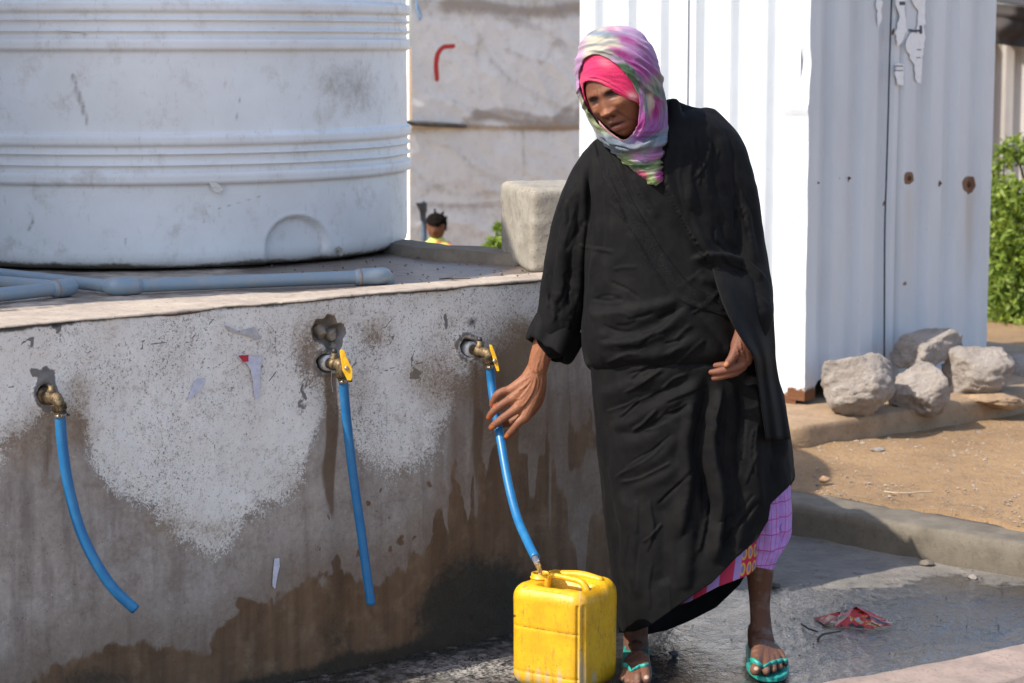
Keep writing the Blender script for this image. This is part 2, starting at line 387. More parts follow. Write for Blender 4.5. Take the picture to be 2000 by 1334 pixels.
# ================================================================ PLINTH WALL
W0 = np.array([-1.07, 4.777]); W1d = np.array([1.15, .98]); W1d /= np.linalg.norm(W1d); WN = np.array([W1d[1], -W1d[0]])
H = .91
def wallpt(px, py, off=0.0):
    d = _dir(px, py); c = np.array([W0[0], W0[1]]) + WN * off
    t = ((c - np.zeros(2)) @ WN) / (d[..., :2] @ WN)
    return d * np.asarray(t)[..., None] + np.array([0, 0, CAMZ])
s0, s1 = -.9, 1.97
nu, nv = 640, 210
su = np.linspace(s0, s1, nu); zv = np.linspace(-.03, H - .004, nv); S, Zg = np.meshgrid(su, zv)
P = np.stack([W0[0] + W1d[0] * S, W0[1] + W1d[1] * S, Zg], -1).reshape(-1, 3)
px, py = proj(P); q3 = P * np.array([1, 1, 1])
wx = px + 26 * fbm(P * 9, 4, 51); wy = py + 26 * fbm(P * 9, 4, 77)
# whitewash coverage
wb = np.interp(wx + 30 * fbm(P * 3.2, 3, 28), [-200, 0, 50, 80, 150, 190, 240, 290, 350, 430, 480, 540, 590, 625, 640, 660, 700, 760, 800, 840, 880, 930, 990, 1060, 1200],
               [900, 890, 850, 830, 850, 925, 975, 1010, 1040, 1045, 1005, 950, 900, 800, 770, 810, 880, 905, 885, 840, 770, 730, 690, 640, 600])
A = np.zeros((len(P), 3)); B = np.zeros((len(P), 3))
A[:, 0] = .12 + .88 * sst(75, -50, wy - wb + 45 * fbm(P * 7, 4, 29)) + .22 * fbm(P * 13, 5, 58)
for cx, cy, sx, sy, k in [(640, 720, 60, 70, .5), (600, 700, 35, 60, .3), (740, 660, 40, 28, .45), (110, 810, 60, 50, .45), (60, 860, 60, 60, .35), (900, 745, 60, 60, .4), (1010, 690, 60, 110, .35), (860, 620, 12, 30, .3)]:
    A[:, 0] -= k * blob(wx, wy, cx, cy, sx, sy)
A[:, 0] += .5 * blob(wx, wy, 800, 870, 30, 20) + .25 * blob(wx, wy, 1000, 600, 40, 30)
# wet lower zone
xb = [-300, 0, 62, 125, 166, 208, 216, 282, 357, 411, 419, 453, 498, 531, 581, 600, 628, 660, 692, 742, 792, 799, 841, 849, 865, 872, 880, 888, 905, 912, 925, 940, 960, 1000, 1100, 1300]
yb = [1400, 1360, 1330, 1299, 1282, 1278, 1262, 1258, 1274, 1270, 1241, 1212, 1195, 1170, 1150, 1119, 1133, 1101, 1135, 1130, 1109, 1084, 1066, 1002, 985, 1040, 980, 930, 935, 1020, 900, 885, 870, 850, 845, 840]
w2 = px + 9 * fbm(P * 30, 3, 5)
ybn = np.interp(w2, xb, yb)
drip = sst(830, 900, px) * (48 * vn(np.stack([w2 / 17, np.zeros_like(px)], 1), 7) + 30 * vn(np.stack([w2 / 6, np.zeros_like(px)], 1), 8))
A[:, 1] = sst(-45, 45, py + 22 * fbm(P * 40, 4, 15) + 22 * fbm(P * 12, 3, 16) - ybn - drip)
for cx, cy, sx, sy, k in [(1130, 990, 20, 75, 1.3), (1135, 1070, 9, 55, 1.2), (1098, 900, 14, 70, .8), (912, 940, 7, 60, 1), (1160, 940, 22, 70, 1.0), (1040, 920, 8, 60, .9), (930, 960, 5, 60, .8), (1075, 960, 4, 90, .7)]:
    A[:, 1] -= k * np.exp(-((px - cx) / sx) ** 4 - ((py - cy) / sy) ** 4)
for cx, cy, r in [(640, 1010, 6), (718, 985, 7), (745, 960, 6), (783, 1055, 9), (765, 1072, 8), (655, 1095, 9), (808, 1053, 6), (625, 1070, 5), (838, 945, 7), (490, 1180, 12), (470, 1175, 14), (700, 1080, 8), (760, 1010, 5), (735, 1000, 4)]:
    A[:, 1] += .8 * blob(px + 9 * fbm(P * 45, 3, 18), py + 9 * fbm(P * 45, 3, 19), cx, cy, r * .8, r * 1.1)
Dm = sst(-190, 30, py + 40 * fbm(P * 9, 4, 26) - ybn - .5 * drip) + .5 * blob(wx, wy, 900, 800, 120, 160)
# brown dirt
A[:, 2] = .08 + (.16 + .45 * fbm(P * 5, 3, 39)) * sst(-90, 20, wy - wb) * sst(210, 20, wy - wb)
for cx, cy, sx, sy, k in [(600, 690, 45, 80, .5), (735, 650, 40, 35, .6), (640, 640, 55, 50, .35), (890, 740, 80, 60, .55), (1010, 720, 60, 90, .75), (1000, 660, 50, 60, .5), (120, 830, 90, 60, .45), (160, 760, 30, 45, .5), (20, 870, 60, 70, .4), (700, 760, 40, 60, .4), (440, 1020, 60, 30, .5), (330, 1020, 60, 30, .35), (560, 940, 40, 40, .4), (820, 740, 60, 60, .35), (640, 850, 25, 200, .3)]:
    A[:, 2] += k * blob(wx, wy, cx, cy, sx, sy)
# rust streaks below taps, stains, moss
for cx, y0, y1, w_, k in [(643, 720, 960, 13, .95), (650, 730, 1040, 9, .6), (92, 800, 960, 13, .55), (928, 700, 900, 14, .7), (935, 800, 1000, 9, .5), (1110, 760, 900, 5, .6), (752, 740, 900, 3, .5)]:
    B[:, 0] += k * np.exp(-((px - cx - 4 * np.sin(py / 40)) / w_) ** 2) * sst(y0 - 8, y0 + 14, py) * sst(y1 + 70, y1 - 60, py)
for pl, w_, k in [([(120, 870), (155, 1000), (215, 1110), (262, 1180)], 4, .0)]: pass
B[:, 1] = .9 * blob(wx, wy, 945, 1140, 80, 75) + .6 * blob(wx, wy, 860, 1190, 50, 90) + .7 * blob(wx, wy, 190, 1330, 120, 35) + .5 * blob(wx, wy, 655, 1240, 60, 60) + .8 * blob(wx, wy, 1000, 1210, 120, 60) + .45 * blob(wx, wy, 1060, 1180, 60, 60)
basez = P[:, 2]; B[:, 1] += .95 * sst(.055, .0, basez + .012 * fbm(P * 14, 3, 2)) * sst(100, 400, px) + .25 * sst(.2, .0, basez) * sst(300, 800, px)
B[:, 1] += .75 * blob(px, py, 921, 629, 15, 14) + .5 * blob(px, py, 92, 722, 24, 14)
B[:, 1] += .8 * sst(.018, .002, H - basez + .012 * fbm(P * 12, 3, 22)) + .5 * sst(.05, .0, H - basez + .03 * fbm(P * 8, 3, 23)) * sst(300, 0, px)  # chipped edge and its shadow line painted dark along the wall top
# bare grey cement patches
for cx, cy, sx, sy, k in [(93, 722, 22, 15, .9), (68, 718, 8, 8, .8), (90, 900, 22, 110, .45), (812, 730, 18, 12, .8), (590, 790, 12, 40, .6), (700, 800, 16, 30, .5), (110, 640, 16, 9, .7), (60, 670, 8, 16, .7), (240, 650, 10, 6, .5), (868, 620, 5, 22, .8), (330, 640, 8, 14, .3), (540, 760, 12, 18, .4)]:
    B[:, 2] += k * blob(wx, wy, cx, cy, sx, sy)
sc_rng = np.random.default_rng(9)
for _ in range(46):      # thin scratches in the whitewash
    x0 = sc_rng.uniform(0, 1050); y0 = 860 - sc_rng.uniform(0, 1) * 240; a = sc_rng.uniform(0, 6.28); l = sc_rng.uniform(8, 34)
    m = (np.abs(px - x0) < 45) & (np.abs(py - y0) < 45)
    if m.any():
        d, _s, _f = pdist(px[m], py[m], [(x0, y0), (x0 + l * math.cos(a), y0 + l * math.sin(a)), (x0 + l * 1.5 * math.cos(a + .3), y0 + l * 1.5 * math.sin(a + .3))])
        B[m, 2] += .75 * np.exp(-(d / 1.7) ** 2)
# geometry: unevenness, broken hole above the middle tap, recesses round the taps
off = .0035 * fbm(P * 6, 3, 61) + .0012 * fbm(P * 40, 2, 62)
hole_poly = [(608, 642), (618, 626), (634, 624), (640, 614), (652, 617), (658, 632), (672, 634), (676, 650), (668, 664), (668, 676), (655, 690), (640, 686), (633, 672), (615, 668), (609, 655)]
hd, _, _ = pdist(px, py, hole_poly + hole_poly[:1]); hin = inside(px, py, hole_poly)
sdist = np.where(hin, hd, -hd) + 3 * fbm(P * 50, 3, 66)
off -= .034 * sst(-1, 9, sdist) + .01 * sst(8, 20, sdist) * (fbm(P * 40, 3, 67) + .3)
B[:, 2] += 1.2 * sst(-3, 2, sdist)
tapc = [(90, 772, 14), (640, 710, 17), (917, 681, 16)]
for cx, cy, r in tapc:
    rr = np.hypot(px - cx + 2, (py - cy + 3) * .9) + 9 * fbm(P * 32, 3, 3)
    off -= .022 * sst(r + 3, r - 3, rr); off += .004 * np.exp(-((rr - r - 8) / 6) ** 2)
    B[:, 1] += .9 * sst(r + 5, r - 1, rr); B[:, 2] += .6 * np.exp(-((rr - r - 8) / 7) ** 2)  # recess round each tap painted near-black in place of its shade
# top arris crumbled
off -= .012 * sst(.012, 0, H - P[:, 2]) * (.5 + .5 * fbm(P * 15, 3, 71))
P2 = P.copy(); P2[:, :2] += WN * off[:, None]
plinth = thing('concrete_plinth', 'long whitewashed concrete plinth wall, brown and wet at its foot, carrying the white tank', 'wall')
wf = mesh_obj('wall_face', P2, grid(nu, nv), M_wall, plinth)
setcol(wf.data, 'A', np.clip(A, 0, 1.2)); setcol(wf.data, 'B', np.clip(B, 0, 1.2)); setcol(wf.data, 'D', np.clip(np.stack([Dm] * 3, 1), 0, 1.2))
# right end face and its return, hidden behind the woman
E1 = W0 + W1d * s1; Bk = np.array([-.25, .97]); Bk /= np.linalg.norm(Bk)
Pe = []
for z in np.linspace(-.03, H - .004, 20):
    for t in np.linspace(0, 1.1, 30): q = E1 + Bk * t; Pe.append((q[0], q[1], z))
we = mesh_obj('end_face', Pe, grid(30, 20), M_block, plinth)
# top slab: uneven cement sheet with a slightly proud chipped lip
nu, nv = 420, 170
S = np.linspace(s0, s1, nu); D = np.linspace(0, 1, nv)
E2 = E1 + Bk * 1.0
backL = W0 + W1d * s0 + np.array([-.9, 2.4]); fr = np.stack([W0[0] + W1d[0] * S, W0[1] + W1d[1] * S], 1)
c1 = gz(975, 508, H)[:2]; c2 = gz(793, 496, H + .0)[:2]
backline = np.array([backL, [-1.6, 8.3], [-.7, 7.0], c2, c1, [c1[0] + .5, c1[1] - .08]])
bl = np.array([backline[0] * (1 - t) + backline[0] * t for t in [0]])
L = np.r_[0, np.cumsum(np.linalg.norm(np.diff(backline, axis=0), axis=1))]
# parametrise the back line with the slab's own x so rows stay tidy
bt = np.linspace(0, L[-1], nu); bx = np.stack([np.interp(bt, L, backline[:, k]) for k in (0, 1)], 1)
V = []; Dn = D ** 1.6
for t in Dn:
    q = fr * (1 - t) + bx * t; V.append(np.hstack([q, np.full((nu, 1), H)]))
V = np.array(V); flat = V.reshape(-1, 3)
lipn = .004 + .004 * fbm(np.stack([S * 14, S * 0], 1), 4, 81)
V[..., 2] += .004 * fbm(flat * 5, 4, 82).reshape(nv, nu) + .0015 * fbm(flat * 45, 2, 83).reshape(nv, nu)
V[0, :, :2] += WN * (.001 + lipn)[:, None]; V[0, :, 2] -= .004; V[1, :, :2] += WN * (lipn * .6)[:, None]
thick = .004 + .009 * np.clip(fbm(np.stack([S * 7, S * 0], 1), 4, 84) + .3, 0, 1)
low = V[0].copy(); low[:, :2] += WN * (-.001) - WN * 0; low[:, 2] = H - thick
low2 = low.copy(); low2[:, :2] -= WN * .016
ch = np.vstack([low2[None], low[None], V]).reshape(-1, 3)
sl = mesh_obj('slab_top', ch, grid(nu, nv + 2), M_slab, plinth)
cpx, cpy = proj(ch); dw = -((ch[:, :2] - W0) @ WN); Am = np.zeros((len(ch), 3))
Am[:, 0] = sst(.05, .16, dw + .05 * fbm(ch * 4, 3, 85)) * sst(430, 640, cpx) + .5 * sst(.12, .25, dw)
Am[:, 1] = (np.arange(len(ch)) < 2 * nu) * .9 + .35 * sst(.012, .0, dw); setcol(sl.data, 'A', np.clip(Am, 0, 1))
# rear upstand of the slab
lipP = [(-1.6, 8.15), (-.7, 6.95)] + [tuple(gz(800, 478, H + .035)[:2]), tuple(gz(880, 484, H + .035)[:2]), tuple(gz(975, 492, H + .035)[:2]), tuple(gz(1080, 500, H + .03)[:2])]
o = ribbon(lipP, 160, .11, H - .5, H + .03, 'rear_upstand', M_slab, 91, .004, side=1)
del o['kind']; o.parent = plinth; o.data.materials[0] = M_kerb
# wet smear/dirt crumbs on the slab: tiny stones
pb = MB(); crng = np.random.default_rng(4)
def pebble_mesh(c, r, rr, squash=.6):
    v = np.array([(1, 0, 0), (-1, 0, 0), (0, 1, 0), (0, -1, 0), (0, 0, 1), (0, 0, -1), (.7, .7, .2), (-.7, .6, .1), (-.6, -.7, .2), (.7, -.7, .1)]) * (1 + rr.uniform(-.25, .25, (10, 1)))
    v = v * r * np.array([1, rr.uniform(.7, 1.2), squash]); a = rr.uniform(0, 6.28)
    v = v @ np.array([[math.cos(a), -math.sin(a), 0], [math.sin(a), math.cos(a), 0], [0, 0, 1]])
    f = [(4, 0, 6), (4, 6, 2), (4, 2, 7), (4, 7, 1), (4, 1, 8), (4, 8, 3), (4, 3, 9), (4, 9, 0), (5, 6, 0), (5, 2, 6), (5, 7, 2), (5, 1, 7), (5, 8, 1), (5, 3, 8), (5, 9, 3), (5, 0, 9)]
    return v + np.array(c), f
M_crumb = simple('dark_crumbs', (.06, .045, .035), (.12, .09, .07), 30, .9)
for _ in range(130):
    x_ = crng.uniform(520, 1050); y_ = crng.uniform(497, 556)
    g = gz(x_, y_, H + .004)
    if (g[:2] - W0) @ WN > -.04: continue
    pb.add(*pebble_mesh(g, crng.uniform(.0015, .0042), crng))
o = pb.build('grit_crumbs', M_crumb, smooth=False); o['kind'] = 'stuff'; o.parent = plinth

# stones wedged in the broken hole
M_rub = simple('rubble_stone', (.36, .30, .23), (.22, .18, .14), 40, .9, .6)
def rock_mesh(name, cpos, dims, seed, sub=4, rough=.18, yaw=0, cuts=9, fine=.085):
    import bmesh
    bm = bmesh.new(); bmesh.ops.create_icosphere(bm, subdivisions=sub, radius=1); me = bpy.data.meshes.new(name); bm.to_mesh(me); bm.free()
    v = coords(me); rr = np.random.default_rng(seed)
    for k in range(cuts):
        nn = rr.normal(size=3); nn /= np.linalg.norm(nn); h = rr.uniform(.55, .85); e = np.maximum(v @ nn - h, 0); v = v - e[:, None] * nn * .88
    v = v * (1 + rough * fbm(v * 1.6 + seed, 4, seed) + fine * fbm(v * 7 + seed, 3, seed + 9) + .5 * fine * fbm(v * 18, 2, seed + 5))[:, None]
    a = yaw; v = (v - (v.max(0) + v.min(0)) / 2) / ((v.max(0) - v.min(0)) / 2) * np.array(dims)
    a = yaw; v = v @ np.array([[math.cos(a), math.sin(a), 0], [-math.sin(a), math.cos(a), 0], [0, 0, 1]])
    setco(me, v + np.array(cpos)); return me
for k, (x_, y_, a, b) in enumerate([(625, 648, .017, .018), (645, 653, .014, .016), (647, 676, .016, .013)]):
    link('stone', rock_mesh('stone', wallpt(x_, y_, -.024 if k < 2 else -.03), (a, .016, b), 40 + k, 3), M_rub, plinth, False)
# plaster flakes / torn paper stuck on the wall
M_paper = simple('torn_paper', (.62, .62, .70), (.50, .50, .58), 60, .75)
M_paperred = simple('red_print', (.55, .02, .05), (.45, .02, .04), 60, .6)
def scrap(name, poly, label, mat, off=.004, group=None, par=None):
    P_ = np.array([wallpt(a, b, off) for a, b in poly]); o = mesh_obj(name, *thin(P_, np.r_[WN * .0012, 0]), mat, par, False)
    if label: tag(o, label, 'paper scrap', group)
    return o
sc = scrap('paper_scrap', [(462, 697), (484, 695), (508, 696), (510, 702), (508, 730), (507, 752), (505, 775), (500, 779), (496, 772), (494, 745), (489, 722), (481, 709), (470, 703)], 'torn white paper scrap with a red printed corner stuck on the wall', M_paper)
rp = [wallpt(a, b, .0056) for a, b in [(466, 695), (485, 693), (485, 706), (475, 707)]]
mesh_obj('red_print', *thin(rp, np.r_[WN * .0006, 0]), M_paperred, sc, False)
scrap('paper_scrap', [(366, 783), (372, 765), (378, 748), (388, 740), (399, 739), (397, 752), (388, 765), (376, 776)], 'small pale leaf-shaped paper scrap left of the scrap with the red corner', M_paper)
scrap('paper_scrap', [(437, 634), (452, 640), (468, 648), (486, 641), (497, 640), (503, 652), (510, 660), (500, 664), (482, 656), (462, 651), (446, 645)], 'faint upper paper scrap just below the slab edge, above the one with the red corner', simple('faded_paper', (.50, .49, .50), (.40, .38, .38), 60, .8))
scrap('plaster_flake', [(536, 1091), (545, 1090), (546, 1105), (541, 1125), (537, 1150), (532, 1145), (533, 1120)], 'curled pale plaster flake low on the wall above the wet stain', M_paper, .005)

# ================================================================ TAPS AND HOSES
def brass(name, a, b, r=.35):
    n = NT(name); f = n.noise(60, 5, .7); return n.out(n.mix(n.step(f, .4, .65), a, b), n.math('ADD', r, n.math('MULTIPLY', f, .3)), n.bump(n.noise(200, 3), .3, .002), Metallic=.85)
M_brass = brass('tarnished_brass', (.24, .175, .10), (.075, .055, .035), .48); M_brass2 = brass('dark_brass', (.16, .12, .07), (.05, .035, .02), .45)
M_white = simple('pipe_white', (.62, .62, .60), (.42, .38, .33), 60, .5); M_yel = simple('yellow_lever', (.75, .43, .015), (.60, .32, .01), 60, .4)
M_blackp = simple('black_plastic', (.02, .02, .02), (.05, .04, .03), 60, .5); M_steel = brass('steel_screw', (.6, .58, .55), (.3, .28, .26), .25)
WN3 = np.array([WN[0], WN[1], 0]); WT3 = np.array([W1d[0], W1d[1], 0])
def pxl(px, py, ref): return at(px, py, ref[1])
def tap(label, wall_px, out_px, hose_px, lever=None, coupling=True):
    t = thing('water_tap', label, 'tap', group='taps along the plinth wall')
    fm_ = M_white if lever else M_brass2
    c = wallpt(*wall_px, .0)
    mesh_obj('flange', *lathe([(.013, -.02), (.019, -.016), (.019, .004), (.015, .008), (.013, .008)], c, WN3, 20), fm_, t)
    e = wallpt(*out_px, .062); d = e - c; L_ = np.linalg.norm(d); u = d / L_
    mesh_obj('body', *lathe([(.0125, .004), (.0125, L_ * .42), (.016, L_ * .43), (.016, L_ * .5), (.0135, L_ * .52), (.0155, L_ * .56), (.0155, L_ * .61), (.0125, L_ * .64), (.0125, L_ * .86), (.0145, L_ * .93), (.010, L_ * 1.05)], c, u, 20), M_brass, t)
    top = c + u * L_ * .55
    mesh_obj('valve_stem', *lathe([(.010, 0), (.010, .017), (.0075, .019), (.0075, .026)], top, (0, 0, 1), 16), M_brass, t)
    h = pxl(*hose_px, e)
    mesh_obj('spout', *tube([e + u * .0, e + (h - e) * .35 + u * .004, h + (e - h) * .35], [.0125, .0125, .0115], 16, 14), M_brass, t)
    sp = MB(); hd_ = h - e; hn = hd_ / np.linalg.norm(hd_)
    sp.add(*lathe([(.0125, -.016), (.0155, -.015), (.0155, -.002), (.0135, 0), (.0135, .012)], h, hn, 28))
    for k in range(14):
        a = k * 2 * math.pi / 14; r_ = np.cross(hn, WN3); r_ /= np.linalg.norm(r_); w_ = np.cross(hn, r_)
        q = h + .0155 * (math.cos(a) * r_ + math.sin(a) * w_); sp.add(*tube([q - hn * .014, q - hn * .003], .0013, 5, caps=False))
    mesh_obj('coupling', np.vstack(sp.v), sp.f, M_brass2, t, False)
    mesh_obj('hose_clamp', *lathe([(.0125, .006), (.0135, .006), (.0135, .013), (.0125, .013)], h, hn, 24), M_steel, t)
    q = h + hn * .009 + WT3 * .015; mesh_obj('clamp_screw', *tube([q - WN3 * .006, q + WN3 * .008], .003, 8), M_brass2, t)
    if lever:
        pl = [pxl(a, b, e - WN3 * .0) for a, b in lever]; pl = [p_ + np.array([0, -.02, 0]) for p_ in pl]
        o = mesh_obj('lever_handle', *thin(pl, np.array([.0025, -.0045, 0])), M_yel, t, False)
        bv = o.modifiers.new('b', 'BEVEL'); bv.width = .0012; bv.segments = 2
        c_ = np.mean(pl, 0)
        mesh_obj('lever_screw', *lathe([(.0048, 0), (.0048, .004), (.003, .005)], c_ + np.array([.0015, -.004, -.008]), (.35, -.93, .1), 12), M_steel, o)
        mesh_obj('valve_cap', *lathe([(.0065, 0), (.0065, .008), (.004, .012)], top + np.array([0, 0, .024]), (0, 0, 1), 12), M_blackp, t)
    else:
        mesh_obj('lever_stub', *lathe([(.0055, 0), (.0055, .012), (.004, .014)], e, (.4, -.9, .1), 14), M_brass, t)
    return h, hn
M_hose = NT('blue_hose'); f_ = M_hose.noise(30, 4, .6); M_hose = M_hose.out(M_hose.mix(M_hose.step(f_, .35, .7), (.010, .13, .32), (.022, .16, .34)), .38, M_hose.bump(M_hose.noise(200, 3), .1, .002))
def hose(label, pts, r):
    pts = np.array(pts); v, f = tube(pts, r, 20, 70, caps=False); n_ = 70
    vi, fi = tube(pts, r * .78, 20, 70, caps=False); mb = MB().add(v, f); mb.add(vi, [q[::-1] for q in fi])
    mb.f += [(k, (k + 1) % 20, (k + 1) % 20 + n_ * 20, k + n_ * 20)[::-1] for k in range(20)]
    b = (n_ - 1) * 20; mb.f += [(b + k, b + (k + 1) % 20, b + (k + 1) % 20 + n_ * 20, b + k + n_ * 20) for k in range(20)]
    o = mb.build('hose', M_hose); return tag(o, label, 'hose', 'blue hoses hanging from the taps')
h1, n1 = tap('left tap without a lever, brass with a bright stub', (88, 773), (112, 780), (117, 803))
hose('curved blue hose hanging from the leftmost tap and bending right', [h1, *[wallpt(a, b, c) for a, b, c in [(122, 870, .062), (134, 950, .065), (155, 1030, .075), (185, 1095, .09), (222, 1150, .105), (264, 1190, .12)]]], .0118)
h2, n2 = tap('middle tap with its yellow lever turned down in front of it', (640, 709), (664, 712), (670, 737), [(664, 682), (668, 680), (673, 683), (676, 693), (682, 706), (688, 718), (688, 734), (685, 741), (679, 740), (670, 722), (667, 705)])
hose('straight blue hose hanging from the middle tap under the broken hole', [h2, *[wallpt(a, b, c) for a, b, c in [(678, 830, .055), (690, 930, .055), (704, 1030, .058), (715, 1110, .062), (725, 1180, .068)]]], .0112)
h3, n3 = tap('right tap near the hand, its yellow lever seen edge-on', (919, 682), (952, 690), (957, 709), [(955, 671), (959, 671), (963, 680), (968, 694), (972, 710), (974, 722), (970, 723), (966, 712), (961, 694), (957, 682)])
H3 = [h3, at(960, 750, 5.562), at(967, 800, 5.535), at(977, 855, 5.50), at(992, 940, 5.42), at(1010, 1010, 5.34), at(1029, 1055, 5.26), at(1046, 1090, 5.19)]
hose('blue hose running from the right tap through the hand into the yellow jerrycan', H3, .0108)
# yellow string under the middle tap
tag(mesh_obj('thread', *tube([wallpt(648, 722, .006), wallpt(647, 745, .004), wallpt(650, 762, .004), wallpt(649, 766, .004)], .0006, 6, 14), M_white), 'thin white thread dangling from the flange of the middle tap', 'thread')

# ================================================================ WATER TANKS
def make_tank_mat():
    n = NT('dirty_white_plastic'); A_ = n.sep(n.attr('A').outputs['Color']); f1 = n.noise(4, 6, .62); f2 = n.noise(40, 6, .75, n.map((1, 1, .35)))
    c = n.mix(n.step(f1, .3, .7), (.80, .81, .81), (.72, .72, .71))
    c = n.mix(n.math('MULTIPLY', n.step(n.noise(11, 7, .72), .5, .72), .5), c, (.44, .39, .33))
    c = n.mix(n.math('MULTIPLY', n.step(f2, .56, .72), .4), c, (.42, .36, .29))
    d = n.step(n.math('ADD', A_[0], n.math('MULTIPLY', n.math('SUBTRACT', n.noise(26, 7, .8), .5), 1.5)), .2, 1.25)
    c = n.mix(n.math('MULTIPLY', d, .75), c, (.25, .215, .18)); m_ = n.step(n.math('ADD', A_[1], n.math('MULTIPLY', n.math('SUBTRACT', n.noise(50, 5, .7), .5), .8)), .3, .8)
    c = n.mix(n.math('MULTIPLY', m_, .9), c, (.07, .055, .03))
    return n.out(c, n.math('ADD', .38, n.math('MULTIPLY', f2, .25)), n.bump(n.math('ADD', n.noise(3, 3), n.math('MULTIPLY', f2, .12)), .25, .01), Subsurface_Weight=.0)
M_tank = make_tank_mat()
TC = np.array([-1.062, 6.64]); TR = .755
def make_tank(name, center, label, grp, arch, TR=.755):
    def zf(y): return float(at(280, y, center[1] - TR)[2]) if arch else float(at(280, y, TC[1] - TR)[2])
    knots = [(536, -.06), (534, -.03), (528, -.012), (518, -.003), (505, 0)]
    knots += [(371, 0), (369, .003), (367, .011), (349, .012), (346.5, .010), (345, .002), (336, .001), (333.5, .003), (331, .011), (329, .011), (326, .003), (314, .001), (311, .003), (309, .011), (307, .011), (304, .003), (294, .001), (292, .009), (290, .012), (273, .012), (271, .008), (269, 0)]
    knots += [(y - 265.5 + 2.5, o_) for y, o_ in knots[5:]]
    knots += [(-30, 0), (-50, 0), (-75, 0)] + ([] if arch else [(-300, 0), (-560, 0), (-800, 0), (-1150, 0)])
    ys = []; 
    for a, b in zip(knots[:-1], knots[1:]):
        n_ = max(1, int(abs(a[0] - b[0]) / 5)); ys += [(a[0] + (b[0] - a[0]) * k / n_, a[1] + (b[1] - a[1]) * k / n_) for k in range(n_)]
    ys.append(knots[-1]); z0 = zf(536)
    prof = [(TR + o_, H + .004 + (zf(y) - z0)) for y, o_ in ys]; zt = prof[-1][1]
    prof = [(.2, H + .006), (.5, H + .006)] + prof + [(TR - .01, zt + .03), (TR - .08, zt + .07), (TR * .55, zt + .12), (.2, zt + .15), (.18, zt + .19), (.01, zt + .2)]
    N_ = 560 if arch else 90
    a = np.arange(N_) * 2 * math.pi / N_; V = np.array([[center[0] + r * np.cos(a), center[1] + r * np.sin(a), np.full(N_, z)] for r, z in prof]).transpose(0, 2, 1).reshape(-1, 3)
    Am = np.zeros((len(V), 3))
    if arch:
        px, py = proj(V); rad = V[:, :2] - center; rl = np.linalg.norm(rad, axis=1)[:, None]; front = rad[:, 1] < 0
        d1 = np.where(py < 482, np.hypot(px - 581, (py - 482) * 1.0) - 59, np.abs(px - 581) - 59 - (py - 482) * .06)
        cut = sst(3, -5, d1) * front * (rl[:, 0] > TR * .93); rim = np.exp(-((d1 - 4) / 3) ** 2) * front
        V[:, :2] -= rad / rl * (.017 * cut - .0025 * rim)[:, None]
        V[:, :2] += rad / rl * (.0025 * fbm(V * 3, 3, 5))[:, None] * (rl > .6)
        Am[:, 0] = .7 * blob(px, py, 700, 185, 55, 60) + .45 * blob(px, py, 640, 150, 70, 30) + .4 * blob(px, py, 150, 190, 14, 50, -20) + .55 * sst(490, 530, py) + .35 * np.exp(-((d1 - 1) / 5) ** 2) * (py < 560) * front + .25 * blob(px, py, 30, 470, 60, 60) + .2 * blob(px, py, 380, 160, 150, 60) + .3 * blob(px, py, 20, 210, 30, 60)
        for x0, y0, x1, y1, w_ in [(142, 145, 172, 245, 3.5), (60, 415, 63, 435, 3), (63, 435, 55, 452, 2.5), (245, 465, 248, 490, 2), (410, 400, 395, 440, 1.5), (470, 180, 460, 240, 1.5), (120, 60, 170, 66, 1.5), (420, 410, 520, 380, 1.5)]:
            dd, _, _ = pdist(px, py, [(x0, y0), (x1, y1)]); Am[:, 0] += .9 * np.exp(-(dd / w_) ** 2)
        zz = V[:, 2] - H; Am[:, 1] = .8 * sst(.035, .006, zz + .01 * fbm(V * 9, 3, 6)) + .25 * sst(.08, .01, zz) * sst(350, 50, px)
        for y in (369, 345, 334, 313, 293, 106, 82, 71, 50, 30): Am[:, 0] += .22 * np.exp(-((V[:, 2] - (H + .004 + zf(y) - z0)) / .003) ** 2)
    root = thing(name, label, 'water tank', group=grp)
    o = mesh_obj('tank_body', V, grid(N_, len(prof), True), M_tank, root); setcol(o.data, 'A', np.clip(Am, 0, 1)); o.location = (0, 0, 0)
    return root, o
tank, tb = make_tank('water_tank', TC, 'big white ribbed plastic water tank with an arched recess near its foot', None, True)
make_tank('water_tank', np.array([-2.60, 5.28]), 'unseen taller white plastic tank added left of the ribbed one to shade it', None, False, .9)  # out of view, added to keep the sun off the ribbed tank
# tape patches and a foil spot on the tank
def tankpt(px, py, off):
    d = _dir(px, py); o2 = -TC; a = d[0] ** 2 + d[1] ** 2; b = 2 * (d[0] * o2[0] + d[1] * o2[1]); c = o2 @ o2 - (TR + off) ** 2
    t = (-b - math.sqrt(b * b - 4 * a * c)) / (2 * a); return d * t + np.array([0, 0, CAMZ])
M_tape = NT('clear_tape'); M_tape = M_tape.out(M_tape.mix(M_tape.noise(80, 4), (.70, .68, .64), (.58, .55, .49)), .22, M_tape.bump(M_tape.noise(60, 4), .9, .004))
mesh_obj('tape_patch', *thin([tankpt(a, b, .0128) for a, b in [(408, 356), (418, 354), (430, 361), (437, 369), (430, 377), (417, 374)]], (0.0002, -.0006, 0)), M_tape, tank, False)
mesh_obj('foil_spot', *thin([tankpt(a, b, .003) for a, b in [(656, 484), (662, 481), (669, 487), (671, 496), (664, 501), (659, 494)]], (0.001, -.002, 0)), M_steel, tank, False)

